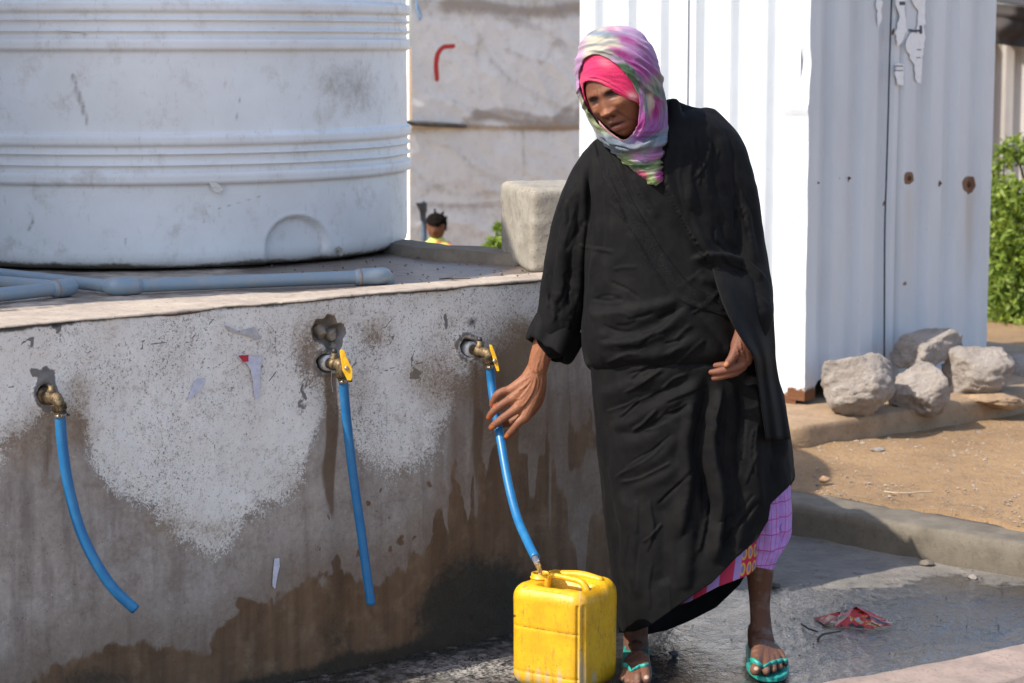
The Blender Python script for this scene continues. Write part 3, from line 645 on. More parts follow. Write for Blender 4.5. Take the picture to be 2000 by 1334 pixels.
# ================================================================ PIPES
M_pvc = NT('grey_blue_pvc'); f_ = M_pvc.noise(25, 6, .7); M_pvc = M_pvc.out(M_pvc.mix(M_pvc.step(f_, .4, .7), (.20, .27, .33), (.26, .28, .29)), .4, M_pvc.bump(M_pvc.noise(150, 3), .15, .003))
M_glue = simple('old_glue', (.34, .24, .18), (.28, .2, .16), 60, .7)
def zp(px, py, r=.017): return gz(px, py, H + r + .004)
pr = thing('water_pipe', 'long grey plastic pipe lying along the slab below the tank, elbow at its right end', 'pipe', group='grey plastic pipes on the slab')
a0 = zp(-220, 480); a1 = zp(222, 560); a2 = zp(708, 541)
# straight runs in true 3-d
mesh_obj('pipe_run', *tube([a1, a2], .0165, 20, 20), M_pvc, pr)
mesh_obj('pipe_run', *tube([gz(-260, 508, H + .02), a1], .0155, 20, 20), M_pvc, pr)
u_ = (a2 - a1) / np.linalg.norm(a2 - a1); v_ = (a1 - gz(-260, 508, H + .02)); v_ /= np.linalg.norm(v_)
mesh_obj('elbow', *tube([a1 - v_ * .012, a1 + u_ * .012, a1 + u_ * .055], [.0205, .022, .021], 22, 16), M_pvc, pr)
mesh_obj('elbow', *tube([a2 - u_ * .01, a2 + u_ * .035, a2 + u_ * .052 + np.array([.004, .02, -.006]), a2 + u_ * .056 + np.array([.006, .04, -.05])], [.0205, .0215, .0215, .018], 22, 24), M_pvc, pr)
mesh_obj('glue_ring', *lathe([(.0170, 0), (.0215, .001), (.0215, .006), (.0170, .007)], a2 - u_ * .012, u_, 24), M_glue, pr)
mesh_obj('glue_ring', *lathe([(.0170, 0), (.0212, .001), (.0205, .003), (.0170, .004)], a1 + u_ * .056, u_, 24), M_glue, pr)
p2 = thing('water_pipe', 'two short grey plastic pipes joined by an elbow at the left end of the slab', 'pipe', group='grey plastic pipes on the slab')
b0 = zp(-260, 603, .018); b1 = zp(128, 562, .018); b2 = gz(-260, 528, H + .019)
mesh_obj('pipe_run', *tube([b0, b1], .0165, 20, 16), M_pvc, p2); mesh_obj('pipe_run', *tube([b2, b1], .0155, 20, 16), M_pvc, p2)
ub = (b1 - b0) / np.linalg.norm(b1 - b0); uc = (b1 - b2) / np.linalg.norm(b1 - b2)
mesh_obj('elbow', *tube([b1 - ub * .03, b1 + ub * .002, b1 + ub * .014], [.0205, .0215, .0195], 22, 16), M_pvc, p2)
mesh_obj('glue_ring', *lathe([(.0165, 0), (.021, .001), (.021, .005), (.0165, .006)], b1 - ub * .034, ub, 24), M_glue, p2)
# rag / stain stick on slab
tag(mesh_obj('stick', *tube([gz(858, 545, H + .006), gz(880, 543, H + .006), gz(918, 544, H + .005)], [.0015, .0025, .0012], 6, 10), M_crumb), 'thin dark stick lying on the slab behind the right tap', 'stick')

# ================================================================ CONCRETE BLOCK ON THE SLAB
def blk(px0, py0, Yf, w, h, d, yaw, name, parent, mat, seed, z0=H, bev=.02):
    n_ = 26; mb = MB(); c, s = math.cos(yaw), math.sin(yaw)
    base = at(px0, py0, Yf)[:2]
    import bmesh
    bm = bmesh.new(); bmesh.ops.create_cube(bm, size=1); bmesh.ops.subdivide_edges(bm, edges=bm.edges[:], cuts=24, use_grid_fill=True)
    me = bpy.data.meshes.new(name); bm.to_mesh(me); bm.free(); v = coords(me)
    q = v * np.array([w, d, h]); hx = np.array([w, d, h]) / 2
    inner = np.clip(q, -(hx - bev), hx - bev); dv = q - inner; dl = np.linalg.norm(dv, axis=1)[:, None]
    m = np.abs(dv).max(1)[:, None]; q = inner + dv / np.maximum(dl, 1e-9) * m
    nn = dv / np.maximum(np.linalg.norm(dv, axis=1)[:, None], 1e-9)
    q = q + nn * (.006 * fbm(q * 14, 4, seed) + .003 * fbm(q * 50, 2, seed + 1))[:, None]
    q = q + np.array([w / 2, d / 2, h / 2]); x = q[:, 0] * c - q[:, 1] * s; y = q[:, 0] * s + q[:, 1] * c
    setco(me, np.stack([x + base[0], y + base[1], q[:, 2] + z0], 1)); return link(name, me, mat, parent)
cb = thing('concrete_block', 'rough cement block with rounded edges standing on the slab beside the tank', 'block')
blk(1037, 531, 5.88, .25, .222, .37, R(13), 'block_body', cb, M_block, 5, H - .004)

# ================================================================ METAL SHED
M_sheetw = NT('white_painted_sheet'); _f = M_sheetw.noise(5, 6, .6, M_sheetw.map((1, 1, .3))); _c = M_sheetw.mix(M_sheetw.step(_f, .35, .75), (.62, .65, .68), (.55, .575, .60))
_g = M_sheetw.noise(60, 5, .7); _c = M_sheetw.mix(M_sheetw.math('MULTIPLY', M_sheetw.step(_g, .62, .72), .35), _c, (.38, .33, .28))
_ra = M_sheetw.sep(M_sheetw.attr('A').outputs['Color']); _rm = M_sheetw.step(M_sheetw.math('ADD', _ra[0], M_sheetw.math('MULTIPLY', M_sheetw.math('SUBTRACT', M_sheetw.noise(45, 5, .7), .5), .8)), .4, .6)
_rc = M_sheetw.mix(M_sheetw.noise(90, 4), (.20, .075, .025), (.07, .03, .018)); _c = M_sheetw.mix(M_sheetw.math('MULTIPLY', M_sheetw.step(_ra[1], .1, 1), .5), _c, (.46, .35, .20)); _c = M_sheetw.mix(_rm, _c, _rc)
M_sheetw = M_sheetw.out(_c, .42, M_sheetw.bump(M_sheetw.noise(9, 4), .25, .01))
shed = thing('metal_shed', 'white corrugated sheet-metal cabin with rust at its lower corner and rocks at its foot', 'shed')
C0 = gz(1563, 790, .20)[:2]; RR = np.array([.945, 1.12]); RR /= np.linalg.norm(RR); LL = np.array([-RR[1], RR[0]])
STOP = 2.25
def corr(t, pitch, phase, depth=.022, flat=.34, slope=.10):
    """trapezoid profile 0..depth"""
    x = ((t + phase) / pitch) % 1.0
    return depth * (np.interp(x, [0, .28, .42, .86, 1.0], [0, 0, 1, 1, 0]))
def sheet(name, t0, t1, dirv, nrm, pitch, phase, off, z0, z1, label=None, paint=None, sign=1, zfun=None, depth=.022):
    nt = max(60, int((t1 - t0) / .0065)); nz = 90; t = np.linspace(t0, t1, nt); z = np.linspace(0, 1, nz)
    Tt, Zt = np.meshgrid(t, z); zb = z0 + (zfun(Tt) if zfun is not None else 0); ZZ = zb + (z1 - zb) * Zt
    o_ = off + sign * (corr(Tt, pitch, phase, depth)) + .0025 * fbm(np.stack([Tt * 3, ZZ * 1.5], -1), 3, int(t0 * 10) + 7) + .0012 * fbm(np.stack([Tt * 12, ZZ * 4], -1), 2, 77)
    P_ = np.stack([C0[0] + dirv[0] * Tt + nrm[0] * o_, C0[1] + dirv[1] * Tt + nrm[1] * o_, ZZ], -1).reshape(-1, 3)
    o = mesh_obj(name, P_, grid(nt, nz), M_sheetw, shed, False); px, py = proj(P_); Am = np.zeros((len(P_), 3))
    if paint: paint(px, py, P_, Am)
    setcol(o.data, 'A', np.clip(Am, 0, 1))
    m = o.modifiers.new('s', 'SOLIDIFY'); m.thickness = .0016; m.offset = -1
    return o
NR = np.array([RR[1], -RR[0]]); NL = np.array([-RR[0] * 1.0, -RR[1] * 1.0])
def paintR(px, py, P_, Am):
    for cx, cy, r, k in [(1775, 348, 11, 1.1), (1892, 360, 14, 1.2), (1657, 348, 5, 1.1), (1596, 357, 3, 1), (1835, 358, 3.5, 1), (1767, 553, 5, .7), (1728, 398, 4, .9), (1640, 352, 2.5, 1), (1745, 62, 3, 1)]:
        Am[:, 0] += k * np.exp(-(np.hypot(px - cx, (py - cy) * .8) / r) ** 4)
    for cx, y0, w_, k in [(1775, 360, 12, .5), (1892, 370, 14, .7), (1657, 352, 7, .4)]:
        Am[:, 1] += k * np.exp(-((px - cx) / w_) ** 2) * sst(y0 - 5, y0 + 10, py) * sst(y0 + 320, y0 + 40, py)
    Am[:, 0] += .8 * sst(1640, 1560, px) * sst(735, 790, py)
def paintL(px, py, P_, Am):
    Am[:, 0] += 1.1 * sst(748, 790, py + 8 * fbm(P_ * 20, 3, 3))
def raggedR(t): return .0 + .05 * sst(.35, .1, t) * (1 + .3 * np.sin(t * 60)) + .02
LEN_R = 1.315; LEN_L = 1.02
t_seam = .57
sheet('corrugated_panel', .0, t_seam + .015, RR, NR, .205, .15, .004, .20, STOP, paint=paintR, zfun=raggedR, depth=.030)
sheet('corrugated_panel', t_seam, LEN_R, RR, NR, .205, .08, .010, .20, STOP, paint=paintR, depth=.030)
LP = .155
sheet('corrugated_panel', .0, .50, LL, NL, LP, .07, .0, .19, STOP, paint=paintL, sign=1, depth=.030)
sheet('corrugated_panel', .49, LEN_L, LL, NL, LP, .07, .008, .19, STOP, paint=paintL, sign=1, depth=.030)
# rest of the cabin (far sides and roof) so that it is a closed shed
for nm, a, b in [('rear_panel', C0 + LL * LEN_L, C0 + LL * LEN_L + RR * LEN_R), ('far_panel', C0 + RR * LEN_R, C0 + RR * LEN_R + LL * LEN_L)]:
    v = [(a[0], a[1], .1), (b[0], b[1], .1), (b[0], b[1], STOP), (a[0], a[1], STOP)]; d = np.r_[(b - a)[1], -(b - a)[0], 0]; d = d / np.linalg.norm(d) * .002
    o = mesh_obj(nm, *thin(v, d), M_sheetw, shed, False)
rp_ = [C0 - RR * .08 - LL * .08, C0 + RR * (LEN_R + .08) - LL * .08, C0 + RR * (LEN_R + .08) + LL * (LEN_L + .08), C0 - RR * .08 + LL * (LEN_L + .08)]
mesh_obj('roof', *thin([(a[0], a[1], STOP + .002) for a in rp_], (0, 0, .03)), M_sheetw, shed, False)
# crumpled corner flashing
zc = np.linspace(.22, STOP, 160); nse = .006 * fbm(np.stack([zc * 9, zc * 0], 1), 4, 33) + .01 * np.exp(-((zc - 1.27) / .02) ** 2) - .012 * np.exp(-((zc - 1.43) / .05) ** 2)
V = []
for al, ar in [(.062, -.030), (.03, -.033), (-.038, -.034), (-.038, .0), (-.038, .034)]:
    k_ = 1.0 if al > -.03 else (.8 if ar < 0 else .25)
    V.append(np.stack([C0[0] + LL[0] * al + RR[0] * (ar - nse * k_), C0[1] + LL[1] * al + RR[1] * (ar - nse * k_), zc], 1))
V = np.vstack(V); o = mesh_obj('corner_flashing', V, grid(160, 5), M_sheetw, shed, False); px, py = proj(V); Am = np.zeros((len(V), 3)); Am[:, 0] = 1.1 * sst(735, 785, py + 10 * fbm(V * 20, 3, 4)); setcol(o.data, 'A', np.clip(Am, 0, 1))
m = o.modifiers.new('s', 'SOLIDIFY'); m.thickness = .0016
# rusted bolts and holes
M_rust = simple('rust_flakes', (.13, .05, .02), (.05, .022, .014), 80, .9, .8)
def rpt(px, py, off):
    d = _dir(px, py); c = C0 + NR * off; t = (c @ NR) / (d[:2] @ NR); return d * t + np.array([0, 0, CAMZ])
for x_, y_, r in [(1775, 348, .011), (1892, 360, .013), (1657, 348, .006), (1596, 357, .004), (1835, 358, .005)]:
    mesh_obj('bolt', *lathe([(r, 0), (r, .004), (r * .55, .007), (r * .5, .010)], rpt(x_, y_, .036), np.r_[NR, 0], 9), M_rust, shed, False)
# torn poster remains on the shed
M_poster = simple('poster_paper', (.86, .86, .85), (.78, .78, .77), 60, .8)
M_ink = simple('poster_ink', (.05, .055, .07), (.09, .09, .11), 80, .8)
def rag(poly, jit, seed):
    P_ = np.array(poly + poly[:1], float); out = []; rr = np.random.default_rng(seed)
    for a, b in zip(P_[:-1], P_[1:]):
        k = max(1, int(np.hypot(*(b - a)) / 7)); out += [a + (b - a) * i / k + rr.normal(0, jit, 2) for i in range(k)]
    return out
for k, poly in enumerate([[(1747, -8), (1770, -8), (1768, 30), (1771, 60), (1762, 84), (1753, 90), (1749, 62), (1755, 30)],
                          [(1776, -8), (1808, -8), (1806, 60), (1803, 105), (1797, 165), (1789, 160), (1786, 128), (1772, 100), (1768, 88), (1776, 66), (1790, 64), (1793, 20)],
                          [(1746, 128), (1764, 125), (1764, 168), (1752, 166)], [(1711, 0), (1724, 4), (1722, 40), (1715, 58), (1712, 30)]]):
    mesh_obj('poster_scrap', *thin([rpt(a, b, .0455 if k < 3 else .040) for a, b in rag(poly, 1.3, k)], np.r_[NR * .0008, 0]), M_poster, shed, False)
for k, (x0, y0, x1, y1) in enumerate([(1778, 58, 1800, 62), (1796, 50, 1801, 66), (1775, 57, 1780, 60), (1757, 3, 1768, 10), (1746, 128, 1764, 130), (1746, 137, 1764, 138.5), (1791, 96, 1799, 98), (1790, 112, 1798, 113.5)]):
    mesh_obj('print_mark', *thin([rpt(a, b, .0470) for a, b in [(x0, y0), (x1, y0), (x1, y1), (x0, y1)]], np.r_[NR * .0005, 0]), M_ink, shed, False)
# dark gap line along the sheet seam
M_gap = simple('seam_gap', (.03, .04, .055), (.05, .06, .07), 20, .9)
sg = [rpt(x_, y_, .041) for x_, y_ in [(1742, -20), (1738, 100), (1734, 250), (1731, 350), (1728, 460), (1727, 700)]]
o = mesh_obj('seam_edge', *tube(sg, .0035, 6, 40), M_gap, shed)
# cement footing under the shed corner
F0 = gz(1549, 888, .10)[:2]; mfoot = make_cement('footing_cement', (.36, .25, .155), (.26, .175, .105), (.13, .085, .05))
ft = blk(1549, 888, F0[1], 2.3, .27, 2.2, R(38.5), 'footing', shed, mfoot, 21, -.065, .03)
link('rotted_edge', rock_mesh('rotted_edge', at(1595, 790, 8.52), (.08, .02, .05), 71, 3), M_rust, shed, False)

# ================================================================ ROCKS
M_rock = NT('pale_limestone'); _a = M_rock.noise(9, 6, .65); _b = M_rock.noise(55, 6, .72); _c = M_rock.mix(M_rock.step(_a, .3, .7), (.44, .385, .34), (.31, .265, .23))
_c = M_rock.mix(M_rock.math('MULTIPLY', M_rock.step(_b, .54, .68), .7), _c, (.26, .21, .18)); _c = M_rock.mix(M_rock.math('MULTIPLY', M_rock.step(M_rock.noise(22, 4), .56, .7), .5), _c, (.50, .46, .42))
M_rock = M_rock.out(_c, .9, M_rock.bump(M_rock.math('ADD', _b, M_rock.math('MULTIPLY', _a, .6)), 1, .02))
def rock_px(x0, y0, x1, y1, Y, dep, seed, label, **k):
    c = at((x0 + x1) / 2, (y0 + y1) / 2, Y); w = (x1 - x0) / 2 * Y / F; h = (y1 - y0) / 2 * Y / F
    o = link('rock', rock_mesh('rock', c, (w, dep, h), seed, 5, **k), M_rock); return tag(o, label, 'rock', 'pale rocks at the foot of the shed')
rock_px(1600, 688, 1752, 826, 7.97, .13, 101, 'largest pale rock, leftmost of the heap at the shed corner', rough=.2)
rock_px(1728, 706, 1852, 811, 8.14, .11, 102, 'rounded pale rock between the largest rock and the dark gap')
rock_px(1738, 640, 1888, 720, 8.46, .13, 103, 'flat slanting rock lying on top of the heap against the shed', rough=.22, cuts=12)
rock_px(1840, 672, 1990, 788, 8.43, .13, 104, 'angular grey rock at the right end of the heap, below the bush', rough=.22, cuts=12)
rock_px(1955, 690, 2060, 765, 8.95, .12, 107, 'pinkish rock cut off by the right edge beside the bush')
rock_px(1868, 764, 2010, 800, 8.36, .09, 108, 'low earth-covered rock under the angular grey rock').data.materials[0] = mfoot

# pebbles on the sand and floor
M_peb = simple('pebbles', (.36, .30, .24), (.20, .16, .13), 8, .85)
mb = MB(); prg = np.random.default_rng(17)
for k in range(900):
    x_ = prg.uniform(1500, 2060); y_ = 800 + 240 * prg.uniform(0, 1) ** 1.1; g = gz(x_, y_, .115)
    if y_ > np.interp(x_, [1540, 1720, 1842, 1955, 2060], [955, 978, 1000, 1020, 1050]): continue
    zz = float(bank_z(g[0], g[1])) + .02
    mb.add(*pebble_mesh((g[0], g[1], zz), prg.uniform(.002, .006) * (1 + (prg.random() > .94) * 1.3), prg, .6))
o = mb.build('pebbles', M_peb, smooth=False); o['kind'] = 'stuff'
mb = MB()
for k in range(260):
    x_ = prg.uniform(1230, 2000); y_ = prg.uniform(1060, 1330); g = gz(x_, y_, .004)
    mb.add(*pebble_mesh((g[0], g[1], .004), prg.uniform(.001, .0032), prg, .6))
o = mb.build('floor_grit', M_crumb, smooth=False); o['kind'] = 'stuff'
def stone(x_, y_, z, r, lab, mat, seed, sq=.6):
    g = gz(x_, y_, z); o = link('small_stone', rock_mesh('small_stone', (g[0], g[1], z + r * sq * .5), (r, r * .8, r * sq), seed, 3), mat); return tag(o, lab, 'stone')
stone(1714, 883, .115, .026, 'small pale flat stone on the sand below the largest rock', M_rock, 201, .4)
stone(1610, 940, .115, .020, 'brown stone on the sand between the robe and the kerb top', simple('tan_stone', (.38, .24, .14), (.28, .17, .1), 30, .9), 202)
stone(1900, 1131, .0, .014, 'grey stone lying at the foot of the kerb', M_rock, 203)
stone(1512, 1148, .0, .018, 'black stone on the floor right of the leg', M_crumb, 204)
stone(1316, 1280, .0, .013, 'small dark wet stone on the floor between the feet', simple('slate', (.09, .09, .11), (.05, .05, .06), 30, .4), 205)
stone(1810, 1104, .0, .022, 'flat stone against the kerb at the dry edge of the floor', M_kerb, 206, .5)
# litter
def twig(label, pts, r, mat):
    return tag(mesh_obj('twig', *tube(pts, r, 6, 20), mat), label, 'twig')
twig('short black twig on the wet floor left of the red wrapper', [gz(1565, 1219, .006), gz(1580, 1228, .01), gz(1597, 1234, .006)], .0022, M_crumb)
twig('forked black twig in front of the red wrapper', [gz(1598, 1248, .004), gz(1606, 1240, .01), gz(1622, 1236, .012), gz(1642, 1233, .006)], [.004, .003, .0025, .0018], M_crumb)
twig('thin straw-coloured twig on the sand behind the kerb', [gz(1728, 960, .125), gz(1760, 963, .13), (gz(1822, 960, .128))], .0025, simple('straw', (.5, .4, .28), (.4, .3, .2), 30, .8))
M_wr = NT('printed_wrapper'); _n = M_wr.noise(28, 3, .6); _k = M_wr.ramp(_n, [(.30, (.02, .016, .016)), (.42, (.05, .02, .02)), (.46, (.50, .03, .02)), (.56, (.42, .03, .03)), (.60, (.55, .28, .02)), (.66, (.35, .4, .5)), (.72, (.03, .02, .02))])
M_wr = M_wr.out(_k, .3, M_wr.bump(M_wr.noise(60, 4), .4, .004))
wr = thing('crumpled_wrapper', 'crumpled red and black printed wrapper on the wet floor', 'litter')
lr = np.random.default_rng(23)
for k, (pts, hs) in enumerate([([(1630, 1225), (1642, 1196), (1668, 1186), (1690, 1216), (1664, 1224)], [.0, .02, .035, .005, .0]), ([(1650, 1192), (1672, 1184), (1700, 1196), (1745, 1218), (1722, 1226), (1690, 1222)], [.02, .04, .025, .0, .004, .0]), ([(1588, 1208), (1618, 1198), (1645, 1194), (1640, 1214), (1610, 1220)], [.0, .012, .02, .006, .0]), ([(1664, 1226), (1700, 1205), (1735, 1210), (1742, 1222), (1700, 1228)], [.0, .02, .01, .002, .0])]):
    P_ = np.array([gz(a, b, h * 1.0 + .004) for (a, b), h in zip(pts, hs)]); c = P_.mean(0) + np.array([0, 0, .008])
    V = [c]; f = []
    for i in range(len(P_)):
        a, b = P_[i], P_[(i + 1) % len(P_)]; V += [a, (a + b) / 2 + lr.normal(0, .005, 3) * np.array([1, 1, .8])]
    n_ = len(V) - 1; f = [(0, 1 + i, 1 + (i + 1) % n_) for i in range(n_)]
    V = np.array(V); V[:, 2] = np.maximum(V[:, 2], .003)
    o = mesh_obj('foil_piece', V, f, M_wr, wr, False); m = o.modifiers.new('s', 'SOLIDIFY'); m.thickness = .0015

# ================================================================ TARP SHELTER BEHIND
def make_tarp():
    n = NT('dirty_tarpaulin'); A_ = n.sep(n.attr('A').outputs['Color']); f1 = n.noise(3.2, 6, .65); f2 = n.noise(24, 6, .7)
    c = n.mix(n.step(f1, .3, .7), (.80, .77, .72), (.72, .68, .62)); c = n.mix(n.math('MULTIPLY', n.step(f2, .5, .75), .4), c, (.44, .39, .345))
    d = n.step(n.math('ADD', A_[0], n.math('MULTIPLY', n.math('SUBTRACT', n.noise(12, 5, .7), .5), .7)), .15, .9)
    c = n.mix(n.math('MULTIPLY', d, .75), c, (.24, .175, .12)); r = n.step(n.math('ADD', A_[1], n.math('MULTIPLY', n.math('SUBTRACT', n.noise(70, 3), .5), .4)), .35, .6)
    c = n.mix(r, c, (.50, .035, .03))
    return n.out(c, .75, n.bump(f2, .2, .012))
M_tarp = make_tarp()
TY = 12.6
hut = thing('tarp_shelter', 'makeshift shelter clad in dirty cream tarpaulin between the tank and the shed', 'shelter')
# plan line of the front sheet: corner at px 797, receding a little to the right
hc = at(800, 400, TY)[:2]; HD = np.array([.84, .54]); HN = np.array([.54, -.84])
def hutpt(px, py, off=0):
    d = _dir(px, py); c = hc + HN * off; t = (c @ HN) / (d[..., :2] @ HN); return d * np.asarray(t)[..., None] + np.array([0, 0, CAMZ])
nu, nv = 250, 280; t = np.linspace(0, 2.1, nu); z = np.linspace(-.1, 2.3, nv); Tt, Zt = np.meshgrid(t, z)
P = np.stack([hc[0] + HD[0] * Tt, hc[1] + HD[1] * Tt, Zt], -1).reshape(-1, 3); px, py = proj(P)
off = .0035 * (1 - np.abs(fbm(np.stack([Tt.ravel() * 9 + 2 * Zt.ravel(), Zt.ravel() * 11 - 3 * Tt.ravel()], 1), 3, 143))) ** 2 + .010 * fbm(np.stack([Tt.ravel() * 1.4, Zt.ravel() * 2.2], 1), 4, 141) + .012 * (1 - np.abs(fbm(np.stack([Tt.ravel() * 4 + Zt.ravel() * 2.5, Zt.ravel() * 3], 1), 3, 142))) ** 3
Am = np.zeros((len(P), 3)); Am[:, 0] = .12
tstrokes = [([(905, 235), (960, 215), (1010, 222), (1060, 232), (1130, 230)], 8, .05, .9), ([(925, 218), (1000, 236), (1080, 244), (1130, 240)], 5, .035, .8), ([(800, 250), (900, 246), (1000, 249), (1130, 246)], 4, .03, .8),
            ([(835, 395), (900, 399), (960, 396), (1000, 390)], 4, .02, .6), ([(925, 60), (960, 120), (1000, 160), (1090, 208), (1125, 215)], 5, .02, .45), ([(1000, 40), (1060, 60), (1100, 90)], 7, .03, .5),
            ([(870, 5), (950, 12), (1040, 22), (1125, 12)], 9, .03, .85), ([(845, 150), (875, 190), (930, 218)], 5, .015, .4), ([(980, 95), (1050, 120), (1075, 85)], 5, .02, .45), ([(830, 275), (880, 290), (930, 330), (980, 350)], 6, .02, .4),
            ([(1020, 255), (1022, 340)], 3, .012, .5), ([(820, 370), (900, 355), (960, 372)], 7, .02, .3), ([(930, 80), (925, 130), (935, 190)], 5, .015, .4), ([(1080, 230), (1125, 195), (1130, 220)], 6, .025, .6), ([(800, 330), (830, 350), (900, 380), (985, 372)], 5, .012, .35)]
for pl, w_, amp, dk in tstrokes:
    pl = crom(np.array(pl, float), 24); d, s_, _ = pdist(px, py, pl)
    w_ = w_ * 1.25; off += .09 * amp * (np.exp(-(d / w_) ** 2) - .35 * np.exp(-(d / w_ / 2.2) ** 2)); Am[:, 0] += .6 * dk * np.exp(-(np.where(s_ > 0, d, d * 2.2) / (w_ * 1.8)) ** 2)
d, _, _ = pdist(px, py, crom(np.array([(880, 90), (862, 92), (851, 103), (848, 125), (850, 155)], float), 30)); Am[:, 1] = 1.1 * np.exp(-(d / 4.6) ** 4)
Am[:, 0] += .35 * sst(60, 0, py) + .2 * (py > 400)
off += .02 * sst(255, 245, py)
P2 = P.copy(); P2[:, :2] += HN * off[:, None]
o = mesh_obj('front_sheet', P2, grid(nu, nv), M_tarp, hut); setcol(o.data, 'A', np.clip(Am, 0, 1.2))
# sunlit side sheet round the left corner
nu2 = 120; t = np.linspace(0, 1.6, nu2); Tt, Zt = np.meshgrid(t, z); D2 = np.array([-.80, .60]); N2 = np.array([-.60, -.80])
P = np.stack([hc[0] + D2[0] * Tt, hc[1] + D2[1] * Tt, Zt], -1).reshape(-1, 3)
o2 = .03 * fbm(np.stack([Tt.ravel() * 3, Zt.ravel() * 5], 1), 4, 151) * sst(0, .2, Tt.ravel()) + .0
P[:, :2] += N2 * o2[:, None]; P[:nu2 * 0, 0] += 0
o = mesh_obj('side_sheet', P, grid(nu2, nv), M_tarp, hut); setcol(o.data, 'A', np.zeros((len(P), 3)) + .1)
# roof sheet and poles
q = [hc + HN * .05 - HD * .05, hc + HN * .05 + HD * 2.15, hc - HN * 1.8 + HD * 2.15, hc + D2 * 1.6]
mesh_obj('roof_sheet', *thin([(a[0], a[1], 2.3) for a in q], (0, 0, .03)), M_tarp, hut, False)
M_wood = simple('weathered_wood', (.10, .095, .09), (.05, .045, .04), 14, .9, .5)
mesh_obj('crossbar', *tube([hutpt(780, 239, .05), hutpt(850, 243, .06), hutpt(908, 246, .05)], [.013, .016, .012], 10, 14), M_wood, hut)
mesh_obj('rope', *tube([hutpt(812, -20, .05), hutpt(815, 20, .06), hutpt(819, 38, .06), hutpt(823, 30, .06), hutpt(816, 12, .06), hutpt(810, -10, .05)], .004, 6, 40), simple('blue_rope', (.15, .33, .55), (.12, .28, .48), 30, .7), hut)
mesh_obj('post', *tube([hutpt(826, 396, .16), hutpt(829, 470, .16), hutpt(829, 560, .16)], [.014, .014, .014], 8, 8), simple('blue_post', (.06, .10, .15), (.04, .06, .09), 20, .6), hut)
mesh_obj('dark_bracket', *thin([hutpt(a, b, .15) for a, b in [(812, 396), (834, 395), (834, 412), (826, 432), (822, 430), (820, 412)]], (0, -.03, 0)), M_wood, hut, False)
# green plants behind the slab
def leaf_cloud(name, centers, radii, n_, size, mat, parent, seed, elong=2.6, shell=.55):
    rr = np.random.default_rng(seed); V = []; Fc = []; k = 0
    centers = np.array(centers); radii = np.array(radii, float); w = radii ** 2 / (radii ** 2).sum()
    ci = rr.choice(len(centers), n_, p=w); d = rr.normal(size=(n_, 3)); d /= np.linalg.norm(d, axis=1)[:, None]
    rad = radii[ci] * (shell + (1 - shell) * rr.random(n_)) * (1 + .35 * fbm(d * 2.5 + ci[:, None] * 3.1, 3, seed))
    P_ = centers[ci] + d * rad[:, None]
    a = rr.normal(size=(n_, 3)) + d * .6; a /= np.linalg.norm(a, axis=1)[:, None]; b = np.cross(a, rr.normal(size=(n_, 3))); b /= np.linalg.norm(b, axis=1)[:, None]
    s_ = size * rr.uniform(.6, 1.35, n_)[:, None]; a = a * s_ * elong; b = b * s_; nn = np.cross(a, b); nn = nn / np.linalg.norm(nn, axis=1)[:, None] * s_ * .25
    V = np.stack([P_ - a, P_ + b + nn, P_ + a, P_ - b + nn], 1).reshape(-1, 3)
    Fc = [(4 * i, 4 * i + 1, 4 * i + 2, 4 * i + 3) for i in range(n_)]
    o = mesh_obj(name, V, Fc, mat, parent, False)
    tone = np.repeat(.5 + .5 * fbm(P_ * 4, 3, seed + 3) + rr.normal(0, .15, n_), 4); setcol(o.data, 'A', np.stack([np.clip(tone, 0, 1)] * 3, 1)); return o
def leafmat(name, a, b):
    n = NT(name); t = n.sep(n.attr('A').outputs['Color'])[0]
    c = n.mix(t, a, b); return n.out(c, .55, None, Transmission_Weight=0.0, Subsurface_Weight=0.0)
def leaf_translucent(name, a, b):
    n = NT(name); t = n.sep(n.attr('A').outputs['Color'])[0]; c = n.mix(t, a, b)
    n.out(c, .55); tr = n.n('ShaderNodeBsdfTranslucent'); n.put(tr.inputs[0], c); mx = n.n('ShaderNodeMixShader'); mx.inputs[0].default_value = .35
    n.t.links.new(n.b.outputs[0], mx.inputs[1]); n.t.links.new(tr.outputs[0], mx.inputs[2]); n.t.links.new(mx.outputs[0], n.t.nodes['Material Output'].inputs[0]); return n.m
M_leaf = leaf_translucent('mesquite_leaves', (.06, .13, .015), (.36, .44, .06)); M_leaf2 = leaf_translucent('lime_leaves', (.14, .24, .03), (.30, .40, .07))
M_bark = simple('bark', (.13, .095, .07), (.08, .06, .045), 30, .9, .5)
def bush(label, clumps, Y, n_, size, mat, seed, z0=.1):
    b = thing('bush', label, 'bush'); cs = [at(x_, y_, Y + dy) for x_, y_, r_, dy in clumps]; rs = [r_ for *_, r_, dy in clumps]
    leaf_cloud('leaves', cs, rs, n_, size, mat, b, seed, 2.9, .35)
    base = np.mean(cs, 0); base[2] = z0; mb = MB(); rr = np.random.default_rng(seed)
    for c in cs: m_ = (base + c) / 2 + rr.normal(0, .06, 3); mb.add(*tube([base + rr.normal(0, .03, 3) * [1, 1, 0], m_, c], [.016, .011, .004], 6, 10))
    mb.build('stems', M_bark, b); return b
bush('feathery green bush at the right edge behind the shed and rocks', [(1960, 640, .24, 0), (2040, 620, .28, .1), (1975, 560, .24, 0), (2060, 520, .3, .1), (1950, 500, .2, .1), (2000, 450, .2, 0), (1945, 420, .15, .1), (1975, 385, .13, 0), (2080, 420, .25, .2), (1925, 570, .16, .3), (2010, 670, .2, -.2), (2130, 600, .35, .2), (1935, 650, .2, .1)], 11.4, 17000, .0085, M_leaf, 301)
